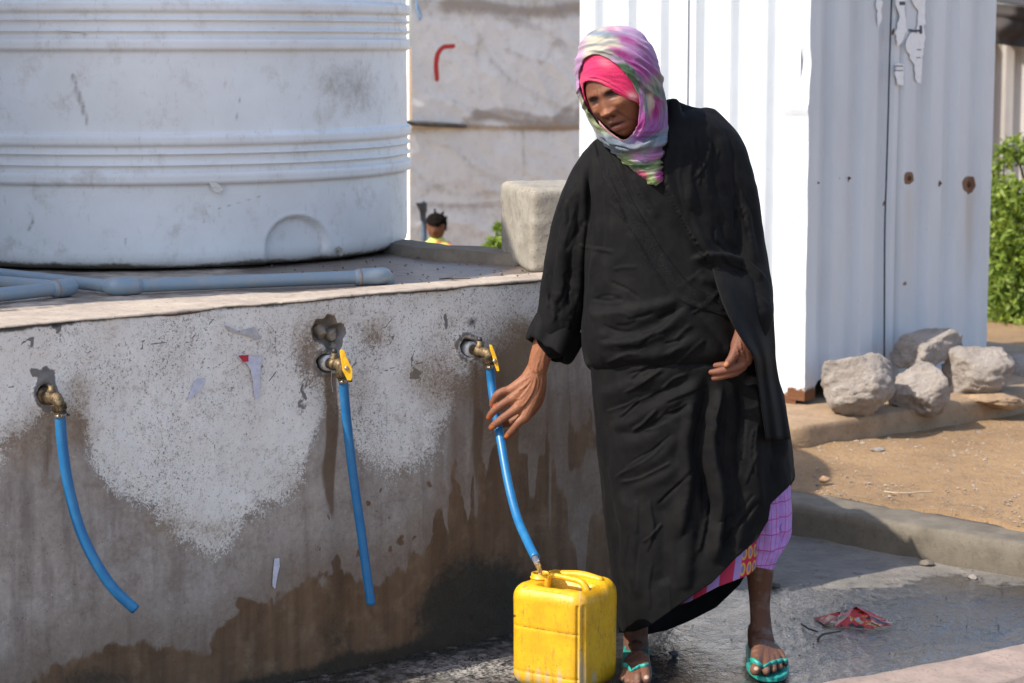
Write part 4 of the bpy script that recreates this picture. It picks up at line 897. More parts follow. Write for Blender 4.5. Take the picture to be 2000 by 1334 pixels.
bush('wispy sprig of pale green twigs above the feathery bush against the rear fence', [(1960, 305, .08, 0), (1985, 290, .09, 0), (1942, 330, .05, 0), (1938, 355, .06, 0), (2020, 310, .1, 0)], 11.7, 700, .0075, M_leaf, 302)
bush('small lime-green plant behind the slab next to the cement block', [(966, 474, .035, 0), (955, 484, .03, 0), (974, 445, .025, 0), (985, 475, .05, 0)], 11.9, 700, .009, M_leaf2, 303, -.05)
bush('young green sprout between the rocks and the sand at the right edge', [(1978, 735, .05, 0), (1986, 760, .03, 0)], 9.3, 260, .006, M_leaf, 304)

# rear fence and dark awning at the right edge
M_fence = NT('grey_white_fence_sheet'); _f = M_fence.noise(4, 5, .6, M_fence.map((1, 1, .2))); M_fence = M_fence.out(M_fence.mix(M_fence.step(_f, .4, .65), (.44, .42, .40), (.33, .30, .28)), .6)
fn = thing('sheet_fence', 'weathered corrugated fence seen right of the shed behind the bush', 'fence')
fb = at(1900, 400, 14.6)[:2]
for k in range(3):
    nt = 130; t = np.linspace(k * .78, k * .78 + .79, nt); z = np.linspace(-.05, 1, 12); Tt, Zt = np.meshgrid(t, z)
    zt = float(at(1950, 84, 14.6)[2]); o_ = corr(Tt, .13, 0, .03) + k * .004; zz = Zt * zt
    P_ = np.stack([fb[0] + Tt, fb[1] + .1 * Tt - o_, zz], -1).reshape(-1, 3); oo = mesh_obj('corrugated_panel', P_, grid(nt, 12), M_fence, fn, False); m = oo.modifiers.new('s', 'SOLIDIFY'); m.thickness = .002
aw = thing('awning', 'dark brown cloth awning sagging over the rear fence at the top right corner', 'awning')
nu = 90; u = np.linspace(0, 1, nu); V = []
a_l = at(1915, 2, 14.3); a_r = at(2200, 40, 14.3)
for j, zf_ in enumerate(np.linspace(0, 1, 24)):
    top = a_l[None] * (1 - u[:, None]) + a_r[None] * u[:, None]; top[:, 2] -= .0 * np.sin(u * math.pi)
    q = top.copy(); q[:, 2] -= zf_ * .25; q[:, 1] += .05 * np.sin(u * 19 + zf_ * 3) + .02 * np.sin(zf_ * 9) - .05 * (zf_ < .3); V.append(q)
M_awn = simple('dark_cloth', (.055, .045, .042), (.035, .03, .028), 10, .9)
o = mesh_obj('cloth_valance', np.vstack(V), grid(nu, 24), M_awn, aw); m = o.modifiers.new('s', 'SOLIDIFY'); m.thickness = .006
mesh_obj('cloth_top', *thin([a_l + [0, 0, .005], a_r + [0, 0, .005], a_r + [0, 2, .3], a_l + [0, 2, .3]], (0, 0, .01)), M_awn, aw, False)
for x_ in (1935, 2180): p_ = at(x_, 60, 14.4); mesh_obj('pole', *tube([[p_[0], p_[1], 0], [p_[0], p_[1], p_[2] + .1]], .02, 8, 4), M_wood, aw)

# ================================================================ THE WOMAN
woman = thing('person', 'woman in black robe and tie-dyed headscarf, one hand on the blue hose above the jerrycan', 'person')
def mpx(w, Y): return np.asarray(w) * np.asarray(Y) / F
def px_tube(mb, pts, n=14, sides=16):
    """pts: (px, py, Y, radius px)"""
    pts = np.array(pts, float); P_ = at(pts[:, 0], pts[:, 1], pts[:, 2]); r = mpx(pts[:, 3], pts[:, 2])
    mb.add(*tube(P_, r, sides, n)); return mb
def px_loft(rows, cols, power=2.0, cap=True, nrow=None):
    """rows: (py, xl, xr, Yc, half depth). returns verts, faces, (theta, rowfrac)"""
    rows = np.array(rows, float)
    if nrow: rows = crom(rows, nrow)
    th = np.arange(cols) * 2 * math.pi / cols; c, s = np.cos(th), np.sin(th)
    cc = np.sign(c) * np.abs(c) ** (2 / power); ss = np.sign(s) * np.abs(s) ** (2 / power); V = []
    for py_, xl, xr, Yc, hd in rows:
        Yv = Yc - hd * ss; V.append(at((xl + xr) / 2 + (xr - xl) / 2 * cc, np.full(cols, py_), Yv))
    f = grid(cols, len(rows), True)
    if cap: f.append(tuple(range(cols))[::-1]); f.append(tuple(range((len(rows) - 1) * cols, len(rows) * cols)))
    return np.vstack(V), f
def sculpt(me, strokes, front=True, fall=None, warp=0):
    """strokes: (points px, width px, amp m, kind) ridge | step"""
    v = coords(me); nrm = normals(me); px, py = proj(v); vis = np.clip(-nrm[:, 1] * 1.6 + .1, 0, 1) if front else np.ones(len(v))
    d_ = np.zeros(len(v)); px = px + warp * fbm(v * 7, 3, 901); py = py + warp * fbm(v * 7, 3, 902); am_ = 1 + .45 * fbm(v * 9, 2, 903) * (warp > 0)
    for pl, w_, amp, kind in strokes:
        pl = np.array(pl, float); m = (px > pl[:, 0].min() - 4 * w_) & (px < pl[:, 0].max() + 4 * w_) & (py > pl[:, 1].min() - 4 * w_) & (py < pl[:, 1].max() + 4 * w_)
        if not m.any(): continue
        d, s_, fr_ = pdist(px[m], py[m], crom(pl, 18) if len(pl) > 2 else pl)
        env = sst(0, .14, fr_) * sst(1, .86, fr_) if kind != 'step' else sst(0, .06, fr_) * sst(1.0, .94, fr_)
        if kind == 'ridge': g = np.exp(-(d / w_) ** 2) - .3 * np.exp(-(d / (2.3 * w_)) ** 2)
        elif kind == 'asym': g = np.where(s_ > 0, np.exp(-(d / w_) ** 2), np.exp(-(d / (w_ * .3)) ** 2)) - .25 * np.exp(-(d / (2.5 * w_)) ** 2)
        else: g = np.where(s_ > 0, np.exp(-(d / (w_ * 2.6))), 0) * (1 - np.exp(-(d / 1.2) ** 2) * 0)
        d_[m] += amp * g * env
    v += nrm * (d_ * vis * am_)[:, None]; setco(me, v); return me

# ---------------- head (local: face looks to -Y, z up), metres
HR = None
def rotm(x, z, y):
    Rx = np.array([[1, 0, 0], [0, math.cos(x), -math.sin(x)], [0, math.sin(x), math.cos(x)]])
    Rz = np.array([[math.cos(z), -math.sin(z), 0], [math.sin(z), math.cos(z), 0], [0, 0, 1]])
    Ry = np.array([[math.cos(y), 0, math.sin(y)], [0, 1, 0], [-math.sin(y), 0, math.cos(y)]])
    return Ry @ Rz @ Rx
HEAD_R = rotm(R(-1), R(-31), R(-22)); HEAD_S = .925
HEAD_C = np.array([.2490, 5.343, 1.3840])
def G(x, z, cx, cz, sx, sz): return np.exp(-((x - cx) / sx) ** 2 - ((z - cz) / sz) ** 2)
def face_disp(x, z):
    ax = np.abs(x); f = 0 * x
    t = np.clip((.012 - z) / .054, 0, 1)                        # nose bridge to tip
    f += (.002 + .0125 * t ** 1.3) * np.exp(-(x / (.0090 + .0065 * t)) ** 2) * sst(.022, .008, z) * sst(-.053, -.045, z)
    f += .0055 * G(x, z, 0, -.040, .012, .009); f += .0125 * G(ax, z, .0155, -.0435, .0078, .0075) + .004 * G(x, z, 0, -.046, .012, .006)
    f -= .004 * G(ax, z, .007, -.0515, .004, .0025)
    f -= .0115 * G(ax, z, .030, .003, .018, .011); f += .006 * G(ax, z, .031, -.001, .0125, .0075)
    f -= .0028 * np.exp(-((z + .0055 + .10 * (ax - .031) ** 2 / .03) / .0016) ** 2) * np.exp(-((ax - .031) / .013) ** 4)   # lid crease
    f -= .002 * G(ax, z, .031, .0095, .014, .0018)
    f += .0042 * G(ax, z, .030, .019, .019, .0075) + .003 * G(x, z, 0, .018, .012, .008)
    f -= .0010 * G(ax, z, .0055, .020, .0022, .010)              # frown lines
    f -= .0008 * (G(x, z, 0, .033, .03, .0015) + G(x, z, 0, .042, .03, .0015))
    f += .008 * G(ax, z, .040, -.028, .018, .016) - .001 * G(ax, z, .038, -.055, .014, .014)
    f += .006 * G(x, z, 0, -.070, .024, .016)
    f += .0095 * G(ax, z, .006, -.0620, .013, .0055) + .003 * G(ax, z, .015, -.0655, .008, .003)
    f -= .0085 * np.exp(-((z + .0690 + .06 * ax) / .0019) ** 2) * np.exp(-(x / .0225) ** 4)
    f += .0105 * G(x, z, 0, -.0775, .0170, .0065)
    f -= .0045 * G(x, z, 0, -.0865, .016, .0045); f += .006 * G(x, z, 0, -.099, .015, .010)
    dd = np.abs((ax - .018) - (-.043 - z) * .42); f -= .0028 * np.exp(-(dd / .003) ** 2) * sst(-.038, -.048, z) * sst(-.085, -.070, z)
    f -= .0015 * G(ax, z, .028, -.0135, .014, .0022)            # bags under the eyes
    return f
def zmap(z): return np.interp(z, [-.12, -.105, -.0675, -.033, 0, .12], [-.12, -.105, -.069, -.042, 0, .12])
nu_, nv_ = 420, 300; az = np.linspace(0, 2 * math.pi, nu_, endpoint=False); el = np.linspace(-math.pi / 2 + .02, math.pi / 2 - .02, nv_)
# denser rows toward the face
A_, E_ = np.meshgrid(az, el); dx = np.cos(E_) * np.sin(A_); dy = -np.cos(E_) * np.cos(A_); dz = np.sin(E_)
hz0_ = 0; hx = dx * .0755; hy = dy * np.where(dy < 0, .090 - .006 * sst(.02, .08, dz * .115), .098); hz_ = dz * np.where(dz > 0, .115, .112)
jaw = sst(.0, -.105, hz_); hx *= 1 - .27 * jaw; hy = hy * (1 - .16 * jaw) ; hy = np.where(hz_ < -.02, hy - .010 * sst(-.02, -.1, hz_), hy)
wfr = sst(.1, .45, -dy); hy = hy - face_disp(hx, zmap(hz_)) * wfr
HL = np.stack([hx, hy, hz_], -1).reshape(-1, 3)
HW = (HL * HEAD_S) @ HEAD_R.T + HEAD_C
hf = grid(nu_, nv_, True); hf.append(tuple(range(nu_))[::-1]); hf.append(tuple(range((nv_ - 1) * nu_, nv_ * nu_)))
body = MB(); body.add(HW, hf)
# ears
for sx in (-1, 1):
    e = np.array([sx * .072, .008, -.008]); pts = [e + [0, 0, .025], e + [sx * .006, .006, 0], e + [0, 0, -.025]]
    body.add(*tube((np.array(pts) * HEAD_S) @ HEAD_R.T + HEAD_C, [.009, .011, .008], 10, 8))
# neck, trunk, arms
neck0 = HEAD_C + HEAD_R @ np.array([0, .02, -.05]) * HEAD_S
body.add(*tube([neck0, at(1262, 262, 5.43), at(1275, 300, 5.47)], [.056, .054, .062], 20, 10))
px_tube(body, [(1275, 300, 5.47, 60), (1290, 380, 5.48, 92), (1300, 480, 5.47, 96), (1310, 600, 5.46, 100), (1320, 700, 5.46, 108)], 24, 24)
px_tube(body, [(1200, 300, 5.46, 38), (1290, 285, 5.48, 44), (1385, 270, 5.47, 38)], 12)
px_tube(body, [(1198, 300, 5.46, 40), (1150, 400, 5.49, 34), (1112, 510, 5.50, 30), (1092, 580, 5.50, 27), (1075, 640, 5.50, 26), (1058, 690, 5.50, 22), (1049, 722, 5.50, 20)], 40, 18)
px_tube(body, [(1388, 270, 5.47, 40), (1420, 380, 5.47, 36), (1440, 500, 5.46, 32), (1458, 580, 5.43, 30), (1462, 625, 5.34, 24), (1450, 655, 5.272, 17)], 40, 18)
# legs
for lx, ly in (([(1345, 700, 5.46, 66), (1400, 820, 5.46, 60), (1450, 960, 5.46, 44), (1478, 1050, 5.47, 33), (1484, 1110, 5.48, 28), (1484, 1180, 5.50, 20.5), (1487, 1232, 5.50, 22), (1490, 1262, 5.49, 24)], 0), ([(1295, 700, 5.46, 66), (1275, 860, 5.47, 56), (1255, 1020, 5.48, 40), (1246, 1120, 5.49, 36), (1243, 1200, 5.52, 26), (1243, 1250, 5.53, 23), (1243, 1285, 5.52, 25)], 0)):
    px_tube(body, lx, 60, 22)
# feet: world built. ankle -> heel, ball, toes
def foot(ax_, ay_, heelY, dirx, mirror, toe_px):
    """toe_px: list of (px, py) for toe tips big -> small"""
    mb = body; ank = at(ax_, ay_, heelY - .02)
    heel = np.array([ank[0] - dirx * .02, heelY + .035, .047]); mb.add(*tube([ank + [0, .0, .01], ank + [0, .02, -.02], heel], [.030, .033, .030], 14, 8))
    for k, (tx, ty) in enumerate(toe_px):
        z_ = [.033, .030, .029, .028, .027][k]; tip = gz(tx, ty, z_); tr = [.0135, .0095, .0092, .009, .0085][k]
        kn = tip + np.array([(ank[0] - tip[0]) * .22, [.052, .050, .046, .042, .038][k], .010])
        mid = kn * .5 + ank * .5 + np.array([0, .0, .006 - .003 * k])
        mb.add(*tube([ank + [0, .01, -.012], mid, kn], [.026, .023, [.0165, .014, .013, .013, .0125][k]], 12, 12))
        mb.add(*tube([kn, (kn + tip) / 2 + [0, 0, .005], tip + [0, .006, .001], tip], [[.0165, .012, .0115, .011, .0105][k], tr * .95, tr, tr * .8], 12, 10))
        toes.append((tip, tr, k))
    sole = np.array([ank[0], heelY, .018])
toes = []
foot(1489, 1258, 5.50, .1, 1, [(1476, 1311), (1497, 1313), (1511, 1309), (1523, 1304), (1534, 1296)])
ntoe1 = len(toes)
foot(1243, 1282, 5.50, .0, -1, [(1262, 1328), (1246, 1334), (1236, 1334), (1226, 1332), (1217, 1326)])
# right hand (at the hose), back of the hand towards us
def hand_chain(pts, n=14): px_tube(body, [(a, b, c, d) for a, b, c, d in pts], n, 12)
W = (1050, 716, 5.502, 19)
hand_chain([W, (1030, 742, 5.50, 16), (1008, 756, 5.50, 12.5), (994, 763, 5.50, 10)])
hand_chain([W, (1035, 745, 5.498, 16), (1014, 768, 5.495, 13), (999, 780, 5.495, 10.5)])
hand_chain([W, (1042, 748, 5.498, 17), (1026, 776, 5.492, 14), (1012, 796, 5.49, 11.5)])
hand_chain([W, (1050, 750, 5.50, 16), (1038, 786, 5.495, 14), (1024, 815, 5.49, 12)])
hand_chain([(994, 763, 5.50, 9.5), (982, 765, 5.497, 8.6), (971, 772, 5.498, 8.4), (964, 783, 5.503, 7.2), (961, 791, 5.507, 6)])
hand_chain([(999, 780, 5.495, 10), (984, 788, 5.488, 8.6), (970, 798, 5.490, 8.2), (960, 808, 5.495, 7.4), (955, 815, 5.50, 6.2)])
hand_chain([(1012, 796, 5.49, 11), (995, 808, 5.482, 9), (980, 819, 5.484, 8.6), (967, 829, 5.488, 7.8), (960, 835, 5.492, 6.6)])
hand_chain([(1024, 815, 5.49, 11.5), (1012, 825, 5.486, 9), (1003, 837, 5.488, 8.4), (994, 847, 5.492, 7.6), (989, 852, 5.495, 6.4)])
hand_chain([(1055, 735, 5.512, 14), (1052, 775, 5.525, 13), (1035, 805, 5.54, 11), (1012, 818, 5.548, 9.5), (992, 826, 5.552, 8.5), (984, 830, 5.553, 6.5)])
# left hand gathering the cloth
W = (1449, 658, 5.268, 17)
hand_chain([W, (1452, 676, 5.262, 18), (1458, 694, 5.262, 15), (1458, 704, 5.262, 12)])
hand_chain([W, (1444, 680, 5.258, 18), (1446, 702, 5.262, 15), (1448, 715, 5.266, 12)])
hand_chain([(1446, 668, 5.262, 14), (1438, 684, 5.248, 12), (1430, 699, 5.238, 9.5), (1422, 709, 5.234, 8), (1418, 713, 5.233, 6)])
hand_chain([(1457, 703, 5.262, 12), (1440, 716, 5.246, 9.5), (1418, 722, 5.246, 8.2), (1400, 726, 5.25, 7.2), (1389, 727, 5.254, 5.8)])
hand_chain([(1450, 714, 5.264, 11), (1435, 727, 5.252, 9), (1415, 733, 5.252, 7.8), (1402, 737, 5.255, 6.8), (1394, 739, 5.258, 5.6)])
hand_chain([(1448, 700, 5.272, 12), (1430, 716, 5.272, 9), (1412, 714, 5.276, 8), (1398, 714, 5.28, 6)])
hand_chain([(1450, 716, 5.275, 10), (1436, 726, 5.278, 8), (1420, 728, 5.285, 7), (1408, 730, 5.29, 6)])
bme = remesh(body, .0023, 1, .4)
# veins, tendons and creases of the old hands
vst = [([(1044, 728), (1030, 750), (1012, 764)], 2.2, .0022, 'ridge'), ([(1046, 730), (1034, 755), (1018, 775), (1004, 782)], 2.2, .0022, 'ridge'), ([(1048, 732), (1042, 760), (1030, 782), (1016, 798)], 2.6, .003, 'ridge'), ([(1040, 722), (1035, 735), (1020, 745)], 1.4, .0014, 'ridge'), ([(1055, 700), (1048, 720), (1052, 745), (1046, 770)], 1.8, .002, 'ridge'),
       ([(1028, 742), (1024, 755), (1030, 766)], 1.3, .0016, 'ridge'), ([(1018, 750), (1012, 770)], 1.2, .0012, 'ridge'), ([(1070, 670), (1062, 700), (1060, 725)], 2.2, .0014, 'ridge'), ([(1050, 680), (1042, 705)], 1.8, .0012, 'ridge'),
       ([(1052, 722), (1060, 735), (1064, 750)], 1.3, -.0014, 'ridge'), ([(1040, 730), (1052, 728), (1064, 722)], 1, -.001, 'ridge'), ([(1020, 756), (1028, 762)], 1, -.0014, 'ridge'), ([(1012, 775), (1022, 782)], 1, -.0012, 'ridge'),
       ([(1446, 668), (1450, 690), (1458, 700)], 2, .002, 'ridge'), ([(1440, 680), (1444, 700), (1448, 712)], 1.8, .002, 'ridge'), ([(1436, 690), (1446, 686), (1452, 680)], 1.2, -.0016, 'ridge'), ([(1440, 700), (1450, 696)], 1.2, -.0016, 'ridge'),
       ([(1480, 1240), (1484, 1270), (1480, 1295)], 3, .002, 'ridge'), ([(1492, 1245), (1500, 1275), (1504, 1295)], 2.5, .0016, 'ridge'), ([(1470, 1262), (1485, 1268), (1500, 1262)], 2, .001, 'ridge')]
for k_ in [(978, 768), (984, 789), (994, 808), (1008, 829), (968, 778), (970, 798), (979, 820), (999, 841), (1434, 722), (1428, 731)]:
    vst.append(([(k_[0] - 4, k_[1] - 4), (k_[0] + 4, k_[1] + 4)], 1.1, -.001, 'ridge'))
sculpt(bme, vst)
v = coords(bme); v += normals(bme) * (.0004 * fbm(v * 260, 2, 3))[:, None]; setco(bme, v)
# skin colours, with shade and highlights on face and hands painted in
px, py = proj(v); loc = ((v - HEAD_C) @ HEAD_R) / HEAD_S; hm = (np.linalg.norm(loc, axis=1) < .135) & (py < 285)
skin = np.array([.235, .095, .048]); col = np.tile(skin, (len(v), 1)) * (1 + .16 * fbm(v * 30, 3, 8))[:, None]
def blend(mask, c): global col; col = col * (1 - mask[:, None]) + np.array(c) * mask[:, None]
x, y, z = loc.T; z = zmap(z); ax = np.abs(x)
fm = hm & (y < 0)
blend(fm * .75, (.150, .050, .023))
def G4(a, b, ca, cb, sa, sb): return np.exp(-(((a - ca) / sa) ** 2 + ((b - cb) / sb) ** 2) ** 1.6)
blend(fm * .7 * sst(.026, .045, z), (.09, .036, .02))
blend(fm * .80 * G4(ax, z, .029, .006, .023, .013), (.055, .022, .013))  # eye-socket shade painted into the skin
blend(fm * .97 * np.exp(-((z - .0125 + .14 * (ax - .028) ** 2 / .03) / .0052) ** 4) * np.exp(-((ax - .029) / .0205) ** 6), (.010, .006, .005))
blend(fm * .97 * G4(ax, z, .0285, .0015, .0130, .0048), (.008, .005, .004))
blend(fm * .70 * G4(ax, z, .0240, -.0052, .0060, .0022), (.36, .18, .13))
blend(fm * .55 * G4(ax, z, .033, -.0085, .011, .0030), (.34, .155, .09))  # lower-lid highlights painted in
blend(fm * .55 * np.exp(-((z + .0155 + .2 * (ax - .031) ** 2 / .03) / .0020) ** 2) * np.exp(-((ax - .030) / .014) ** 4), (.075, .03, .016))
blend(fm * .8 * G4(x, z, 0, -.0610, .0215, .0062), (.17, .058, .046)); blend(fm * .5 * G4(x, z, -.003, -.0600, .006, .0022), (.50, .28, .22)); blend(fm * .9 * G4(x, z, 0, -.0785, .0205, .0065), (.40, .15, .125))  # lip colours, with a painted highlight on the upper lip
blend(fm * .97 * np.exp(-((z + .0690 + .06 * ax) / .0030) ** 4) * np.exp(-(x / .0235) ** 4), (.014, .006, .005))
blend(fm * .92 * G4(ax, z, .0085, -.0520, .0075, .0036), (.018, .008, .006))
blend(fm * .6 * np.exp(-((ax - .0245) / .003) ** 2 - ((z + .043) / .009) ** 2), (.055, .021, .012))
blend(fm * .55 * np.exp(-(np.abs((ax - .022) - (-.043 - z) * .42) / .0030) ** 2) * sst(-.038, -.048, z) * sst(-.090, -.070, z), (.07, .026, .015))  # shade of the cheek fold painted in
blend(fm * .5 * G4(x, z, 0, -.0885, .018, .004), (.075, .03, .017)); blend(fm * .45 * G(x, z, 0, -.034, .008, .018), (.33, .145, .075)); blend(fm * .4 * G(ax, z, .041, -.024, .014, .010), (.33, .14, .07))  # painted shade below the lip, painted highlights on nose and cheeks
blend(fm * .65 * G4(ax, z, .0050, .0240, .0018, .009), (.07, .028, .016))
arm = (px < 1120) & (py > 600); blend(arm * .35, (.34, .135, .065)); blend(arm * .5 * sst(1012, 985, px + (py - 800) * -.3) * (py > 750), (.13, .045, .026))  # fingers at the hose darkened, their shade painted in
lh = (px > 1380) & (py > 640) & (py < 760) & (v[:, 1] < 5.4); blend(lh * .75, (.12, .042, .026))  # hand at the hip darkened to stand in for shade
for nx, ny, r_, cc_, Ym in [(955, 817, 5, (.42, .10, .02), 0), (961, 837, 5, (.42, .11, .02), 0), (990, 853, 4.5, (.5, .12, .02), 0), (962, 793, 4, (.36, .08, .02), 0), (1418, 712, 5, (.42, .18, .085), 0)]:
    blend((np.hypot(px - nx, py - ny) < r_ * 1.3) * sst(r_ * 1.3, r_ * .6, np.hypot(px - nx, py - ny)), cc_)
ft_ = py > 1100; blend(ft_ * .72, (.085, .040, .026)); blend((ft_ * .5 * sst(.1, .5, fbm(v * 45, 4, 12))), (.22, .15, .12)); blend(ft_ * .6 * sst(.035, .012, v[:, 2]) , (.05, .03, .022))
for tip, tr, k in toes:
    tp = proj(tip[None] + [0, -tr, tr * .6]); dd = np.hypot((px - tp[0][0]) / 1.0, (py - tp[1][0] + 2) / .8); blend(sst(6 if k == 0 else 3.5, 3 if k == 0 else 2, dd) * (v[:, 1] < tip[1] + .02), (.42, .30, .22) if k == 0 else (.16, .09, .06))
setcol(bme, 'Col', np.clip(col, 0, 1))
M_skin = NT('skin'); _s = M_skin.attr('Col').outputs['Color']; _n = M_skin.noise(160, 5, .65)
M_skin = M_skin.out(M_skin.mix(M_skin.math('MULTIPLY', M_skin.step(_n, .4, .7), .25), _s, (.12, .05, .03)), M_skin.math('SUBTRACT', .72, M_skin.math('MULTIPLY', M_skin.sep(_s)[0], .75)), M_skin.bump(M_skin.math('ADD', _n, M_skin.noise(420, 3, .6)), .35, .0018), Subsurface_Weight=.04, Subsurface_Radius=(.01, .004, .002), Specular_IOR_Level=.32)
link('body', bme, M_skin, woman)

# ---------------- robe: bodice with sleeves
M_robe = NT('black_robe_cloth'); _w = M_robe.noise(900, 2, .5); _d = M_robe.noise(14, 5, .65); _e = M_robe.noise(120, 4, .7)
_c = M_robe.mix(M_robe.step(_d, .4, .7), (.0042, .0041, .0046), (.0078, .0074, .0075)); _c = M_robe.mix(M_robe.math('MULTIPLY', M_robe.step(_e, .60, .72), .35), _c, (.02, .0185, .018))
M_robe = M_robe.out(_c, .75, M_robe.bump(M_robe.math('ADD', M_robe.math('MULTIPLY', _w, .4), _d), .3, .004), Sheen_Weight=.015, Sheen_Roughness=.45, Specular_IOR_Level=.12)
bd = MB()
bd.add(*px_loft([(214, 1330, 1380, 5.49, .05), (228, 1285, 1405, 5.485, .08), (250, 1215, 1422, 5.475, .105), (285, 1175, 1432, 5.47, .12), (340, 1150, 1438, 5.465, .135), (420, 1145, 1444, 5.46, .145), (500, 1143, 1458, 5.455, .155), (580, 1143, 1480, 5.45, .165), (640, 1138, 1494, 5.445, .175), (690, 1140, 1500, 5.445, .178), (715, 1150, 1495, 5.45, .165), (728, 1170, 1480, 5.455, .14)], 96, 2.3, True, 60))
# right sleeve (our left)
px_tube(bd, [(1215, 292, 5.46, 42), (1172, 330, 5.462, 47), (1143, 400, 5.475, 52), (1122, 480, 5.49, 50), (1110, 545, 5.50, 48), (1100, 600, 5.50, 46), (1088, 640, 5.50, 42), (1082, 662, 5.50, 36)], 40, 28)
# left sleeve and the mass of cloth over the forearm
px_tube(bd, [(1375, 252, 5.47, 40), (1402, 300, 5.468, 50), (1423, 380, 5.465, 54), (1436, 460, 5.455, 54), (1448, 530, 5.43, 54), (1458, 580, 5.40, 50), (1468, 625, 5.365, 41), (1466, 652, 5.345, 30)], 40, 28)
px_tube(bd, [(1310, 205, 5.46, 12), (1350, 222, 5.46, 14), (1390, 235, 5.47, 18)], 14, 14)
px_tube(bd, [(1316, 205, 5.42, 14), (1322, 260, 5.39, 20), (1330, 330, 5.36, 22), (1345, 400, 5.34, 18)], 16, 14)   # raised collar on the right
tme = remesh(bd, .0042, 7, .5)
BS = [([(1160, 262), (1180, 330), (1215, 410), (1260, 500), (1320, 580), (1395, 610)], 9, .006, 'step'),
      ([(1398, 640), (1310, 580), (1245, 490), (1215, 410), (1190, 340), (1168, 270)][::1], 9, -.000, 'step'),
      # lapel edge running from the neck across the belly to the hip (upper layer on its right)
      ([(1303, 250), (1302, 340), (1330, 420), (1390, 520), (1440, 590), (1478, 650)][::-1], 16, .014, 'step'),
      ([(1338, 230), (1342, 330), (1358, 430), (1400, 520), (1470, 600)], 5, .006, 'ridge'), ([(1326, 260), (1330, 350), (1350, 440)], 4, .005, 'ridge'),
      ([(1385, 240), (1392, 330), (1408, 440), (1440, 520)], 8, -.006, 'ridge'), ([(1345, 300), (1350, 340), (1348, 400)], 7, .005, 'ridge'),
      ([(1352, 505), (1400, 500), (1450, 520), (1492, 548)], 9, .014, 'asym'), ([(1360, 540), (1420, 560), (1480, 600)], 8, .010, 'ridge'), ([(1380, 570), (1440, 610), (1490, 650)], 7, .010, 'ridge'), ([(1430, 610), (1460, 660), (1480, 700)], 7, .010, 'ridge'),
      # belly folds
      ([(1150, 610), (1200, 618), (1260, 605), (1330, 590)], 9, .010, 'ridge'), ([(1160, 640), (1210, 650), (1270, 640), (1345, 602)], 11, -.012, 'ridge'), ([(1165, 672), (1230, 670), (1290, 650), (1345, 605)], 9, .014, 'asym'), ([(1160, 690), (1220, 700), (1300, 690), (1380, 660)], 8, .008, 'ridge'),
      ([(1345, 602), (1380, 640), (1420, 690)], 9, -.010, 'ridge'), ([(1150, 560), (1155, 600), (1175, 640), (1180, 670)], 10, .012, 'ridge'),
      ([(1200, 420), (1190, 500), (1170, 580)], 12, .005, 'ridge'), ([(1230, 440), (1260, 520), (1290, 570)], 14, .004, 'ridge'), ([(1290, 500), (1330, 560), (1380, 590)], 8, .006, 'ridge'),
      # armpit crease and sleeve folds
      ([(1152, 330), (1148, 420), (1146, 500), (1142, 600), (1136, 640)], 6, -.020, 'ridge'), ([(1166, 300), (1164, 380), (1166, 470), (1150, 560)], 7, .010, 'ridge'), ([(1180, 320), (1186, 400), (1180, 480)], 7, -.007, 'ridge'),
      ([(1120, 350), (1100, 440), (1088, 540), (1082, 620)], 6, .009, 'ridge'), ([(1135, 380), (1120, 460), (1108, 540), (1104, 620)], 6, -.010, 'ridge'), ([(1108, 380), (1086, 460), (1074, 560), (1066, 610)], 4, -.005, 'ridge'), ([(1140, 430), (1130, 500), (1128, 570), (1130, 620)], 6, .012, 'ridge'), ([(1090, 470), (1100, 530), (1092, 590)], 6, .006, 'ridge'),
      ([(1205, 300), (1222, 360), (1258, 420), (1300, 470)], 6, .005, 'ridge'), ([(1235, 340), (1262, 390), (1290, 430)], 6, .005, 'ridge'),
      ([(1425, 300), (1448, 380), (1460, 460), (1470, 530)], 8, .008, 'ridge'), ([(1440, 360), (1470, 440), (1480, 500)], 6, -.006, 'ridge'), ([(1400, 260), (1420, 330), (1430, 400)], 7, .006, 'ridge'), ([(1400, 420), (1410, 470), (1440, 500)], 8, -.008, 'ridge'),
      ([(1345, 225), (1340, 300), (1346, 380)], 3, -.004, 'ridge')]
sculpt(tme, [(a, b * 1.25, c * .75, d) if d != 'step' else (a, b, c, d) for a, b, c, d in BS], warp=11)
v = coords(tme); n_ = normals(tme); v += n_ * (.0045 * (1 - 2 * np.abs(fbm(v * np.array([7, 7, 4]), 4, 400))) + .0035 * fbm(v * np.array([9, 9, 4]), 4, 401) + .0012 * fbm(v * 40, 2, 402))[:, None]
px, py = proj(v)
setco(tme, v)
wr_ = np.random.default_rng(77); ex_s = []
for cx, cy, n_s, ang, sp in [(1110, 560, 9, 100, 26), (1125, 420, 7, 105, 30), (1085, 610, 6, 70, 18), (1230, 660, 9, -12, 50), (1320, 640, 8, -35, 40), (1200, 560, 6, 15, 40), (1420, 560, 9, 35, 34), (1430, 420, 6, 75, 36), (1240, 380, 5, 60, 36), (1370, 330, 6, 88, 22), (1470, 600, 6, 50, 20)]:
    for _ in range(n_s):
        a = R(ang + wr_.normal(0, 12)); l = wr_.uniform(18, 42); x0, y0 = cx + wr_.normal(0, sp * .6), cy + wr_.normal(0, sp)
        ex_s.append(([(x0 - l * math.cos(a), y0 - l * math.sin(a)), (x0 + wr_.normal(0, 4), y0 + wr_.normal(0, 4)), (x0 + l * math.cos(a), y0 + l * math.sin(a))], wr_.uniform(3.2, 6), wr_.uniform(.0025, .0055) * wr_.choice([-1, 1]), 'asym'))
sculpt(tme, ex_s, warp=8)
link('robe_top', tme, M_robe, woman)
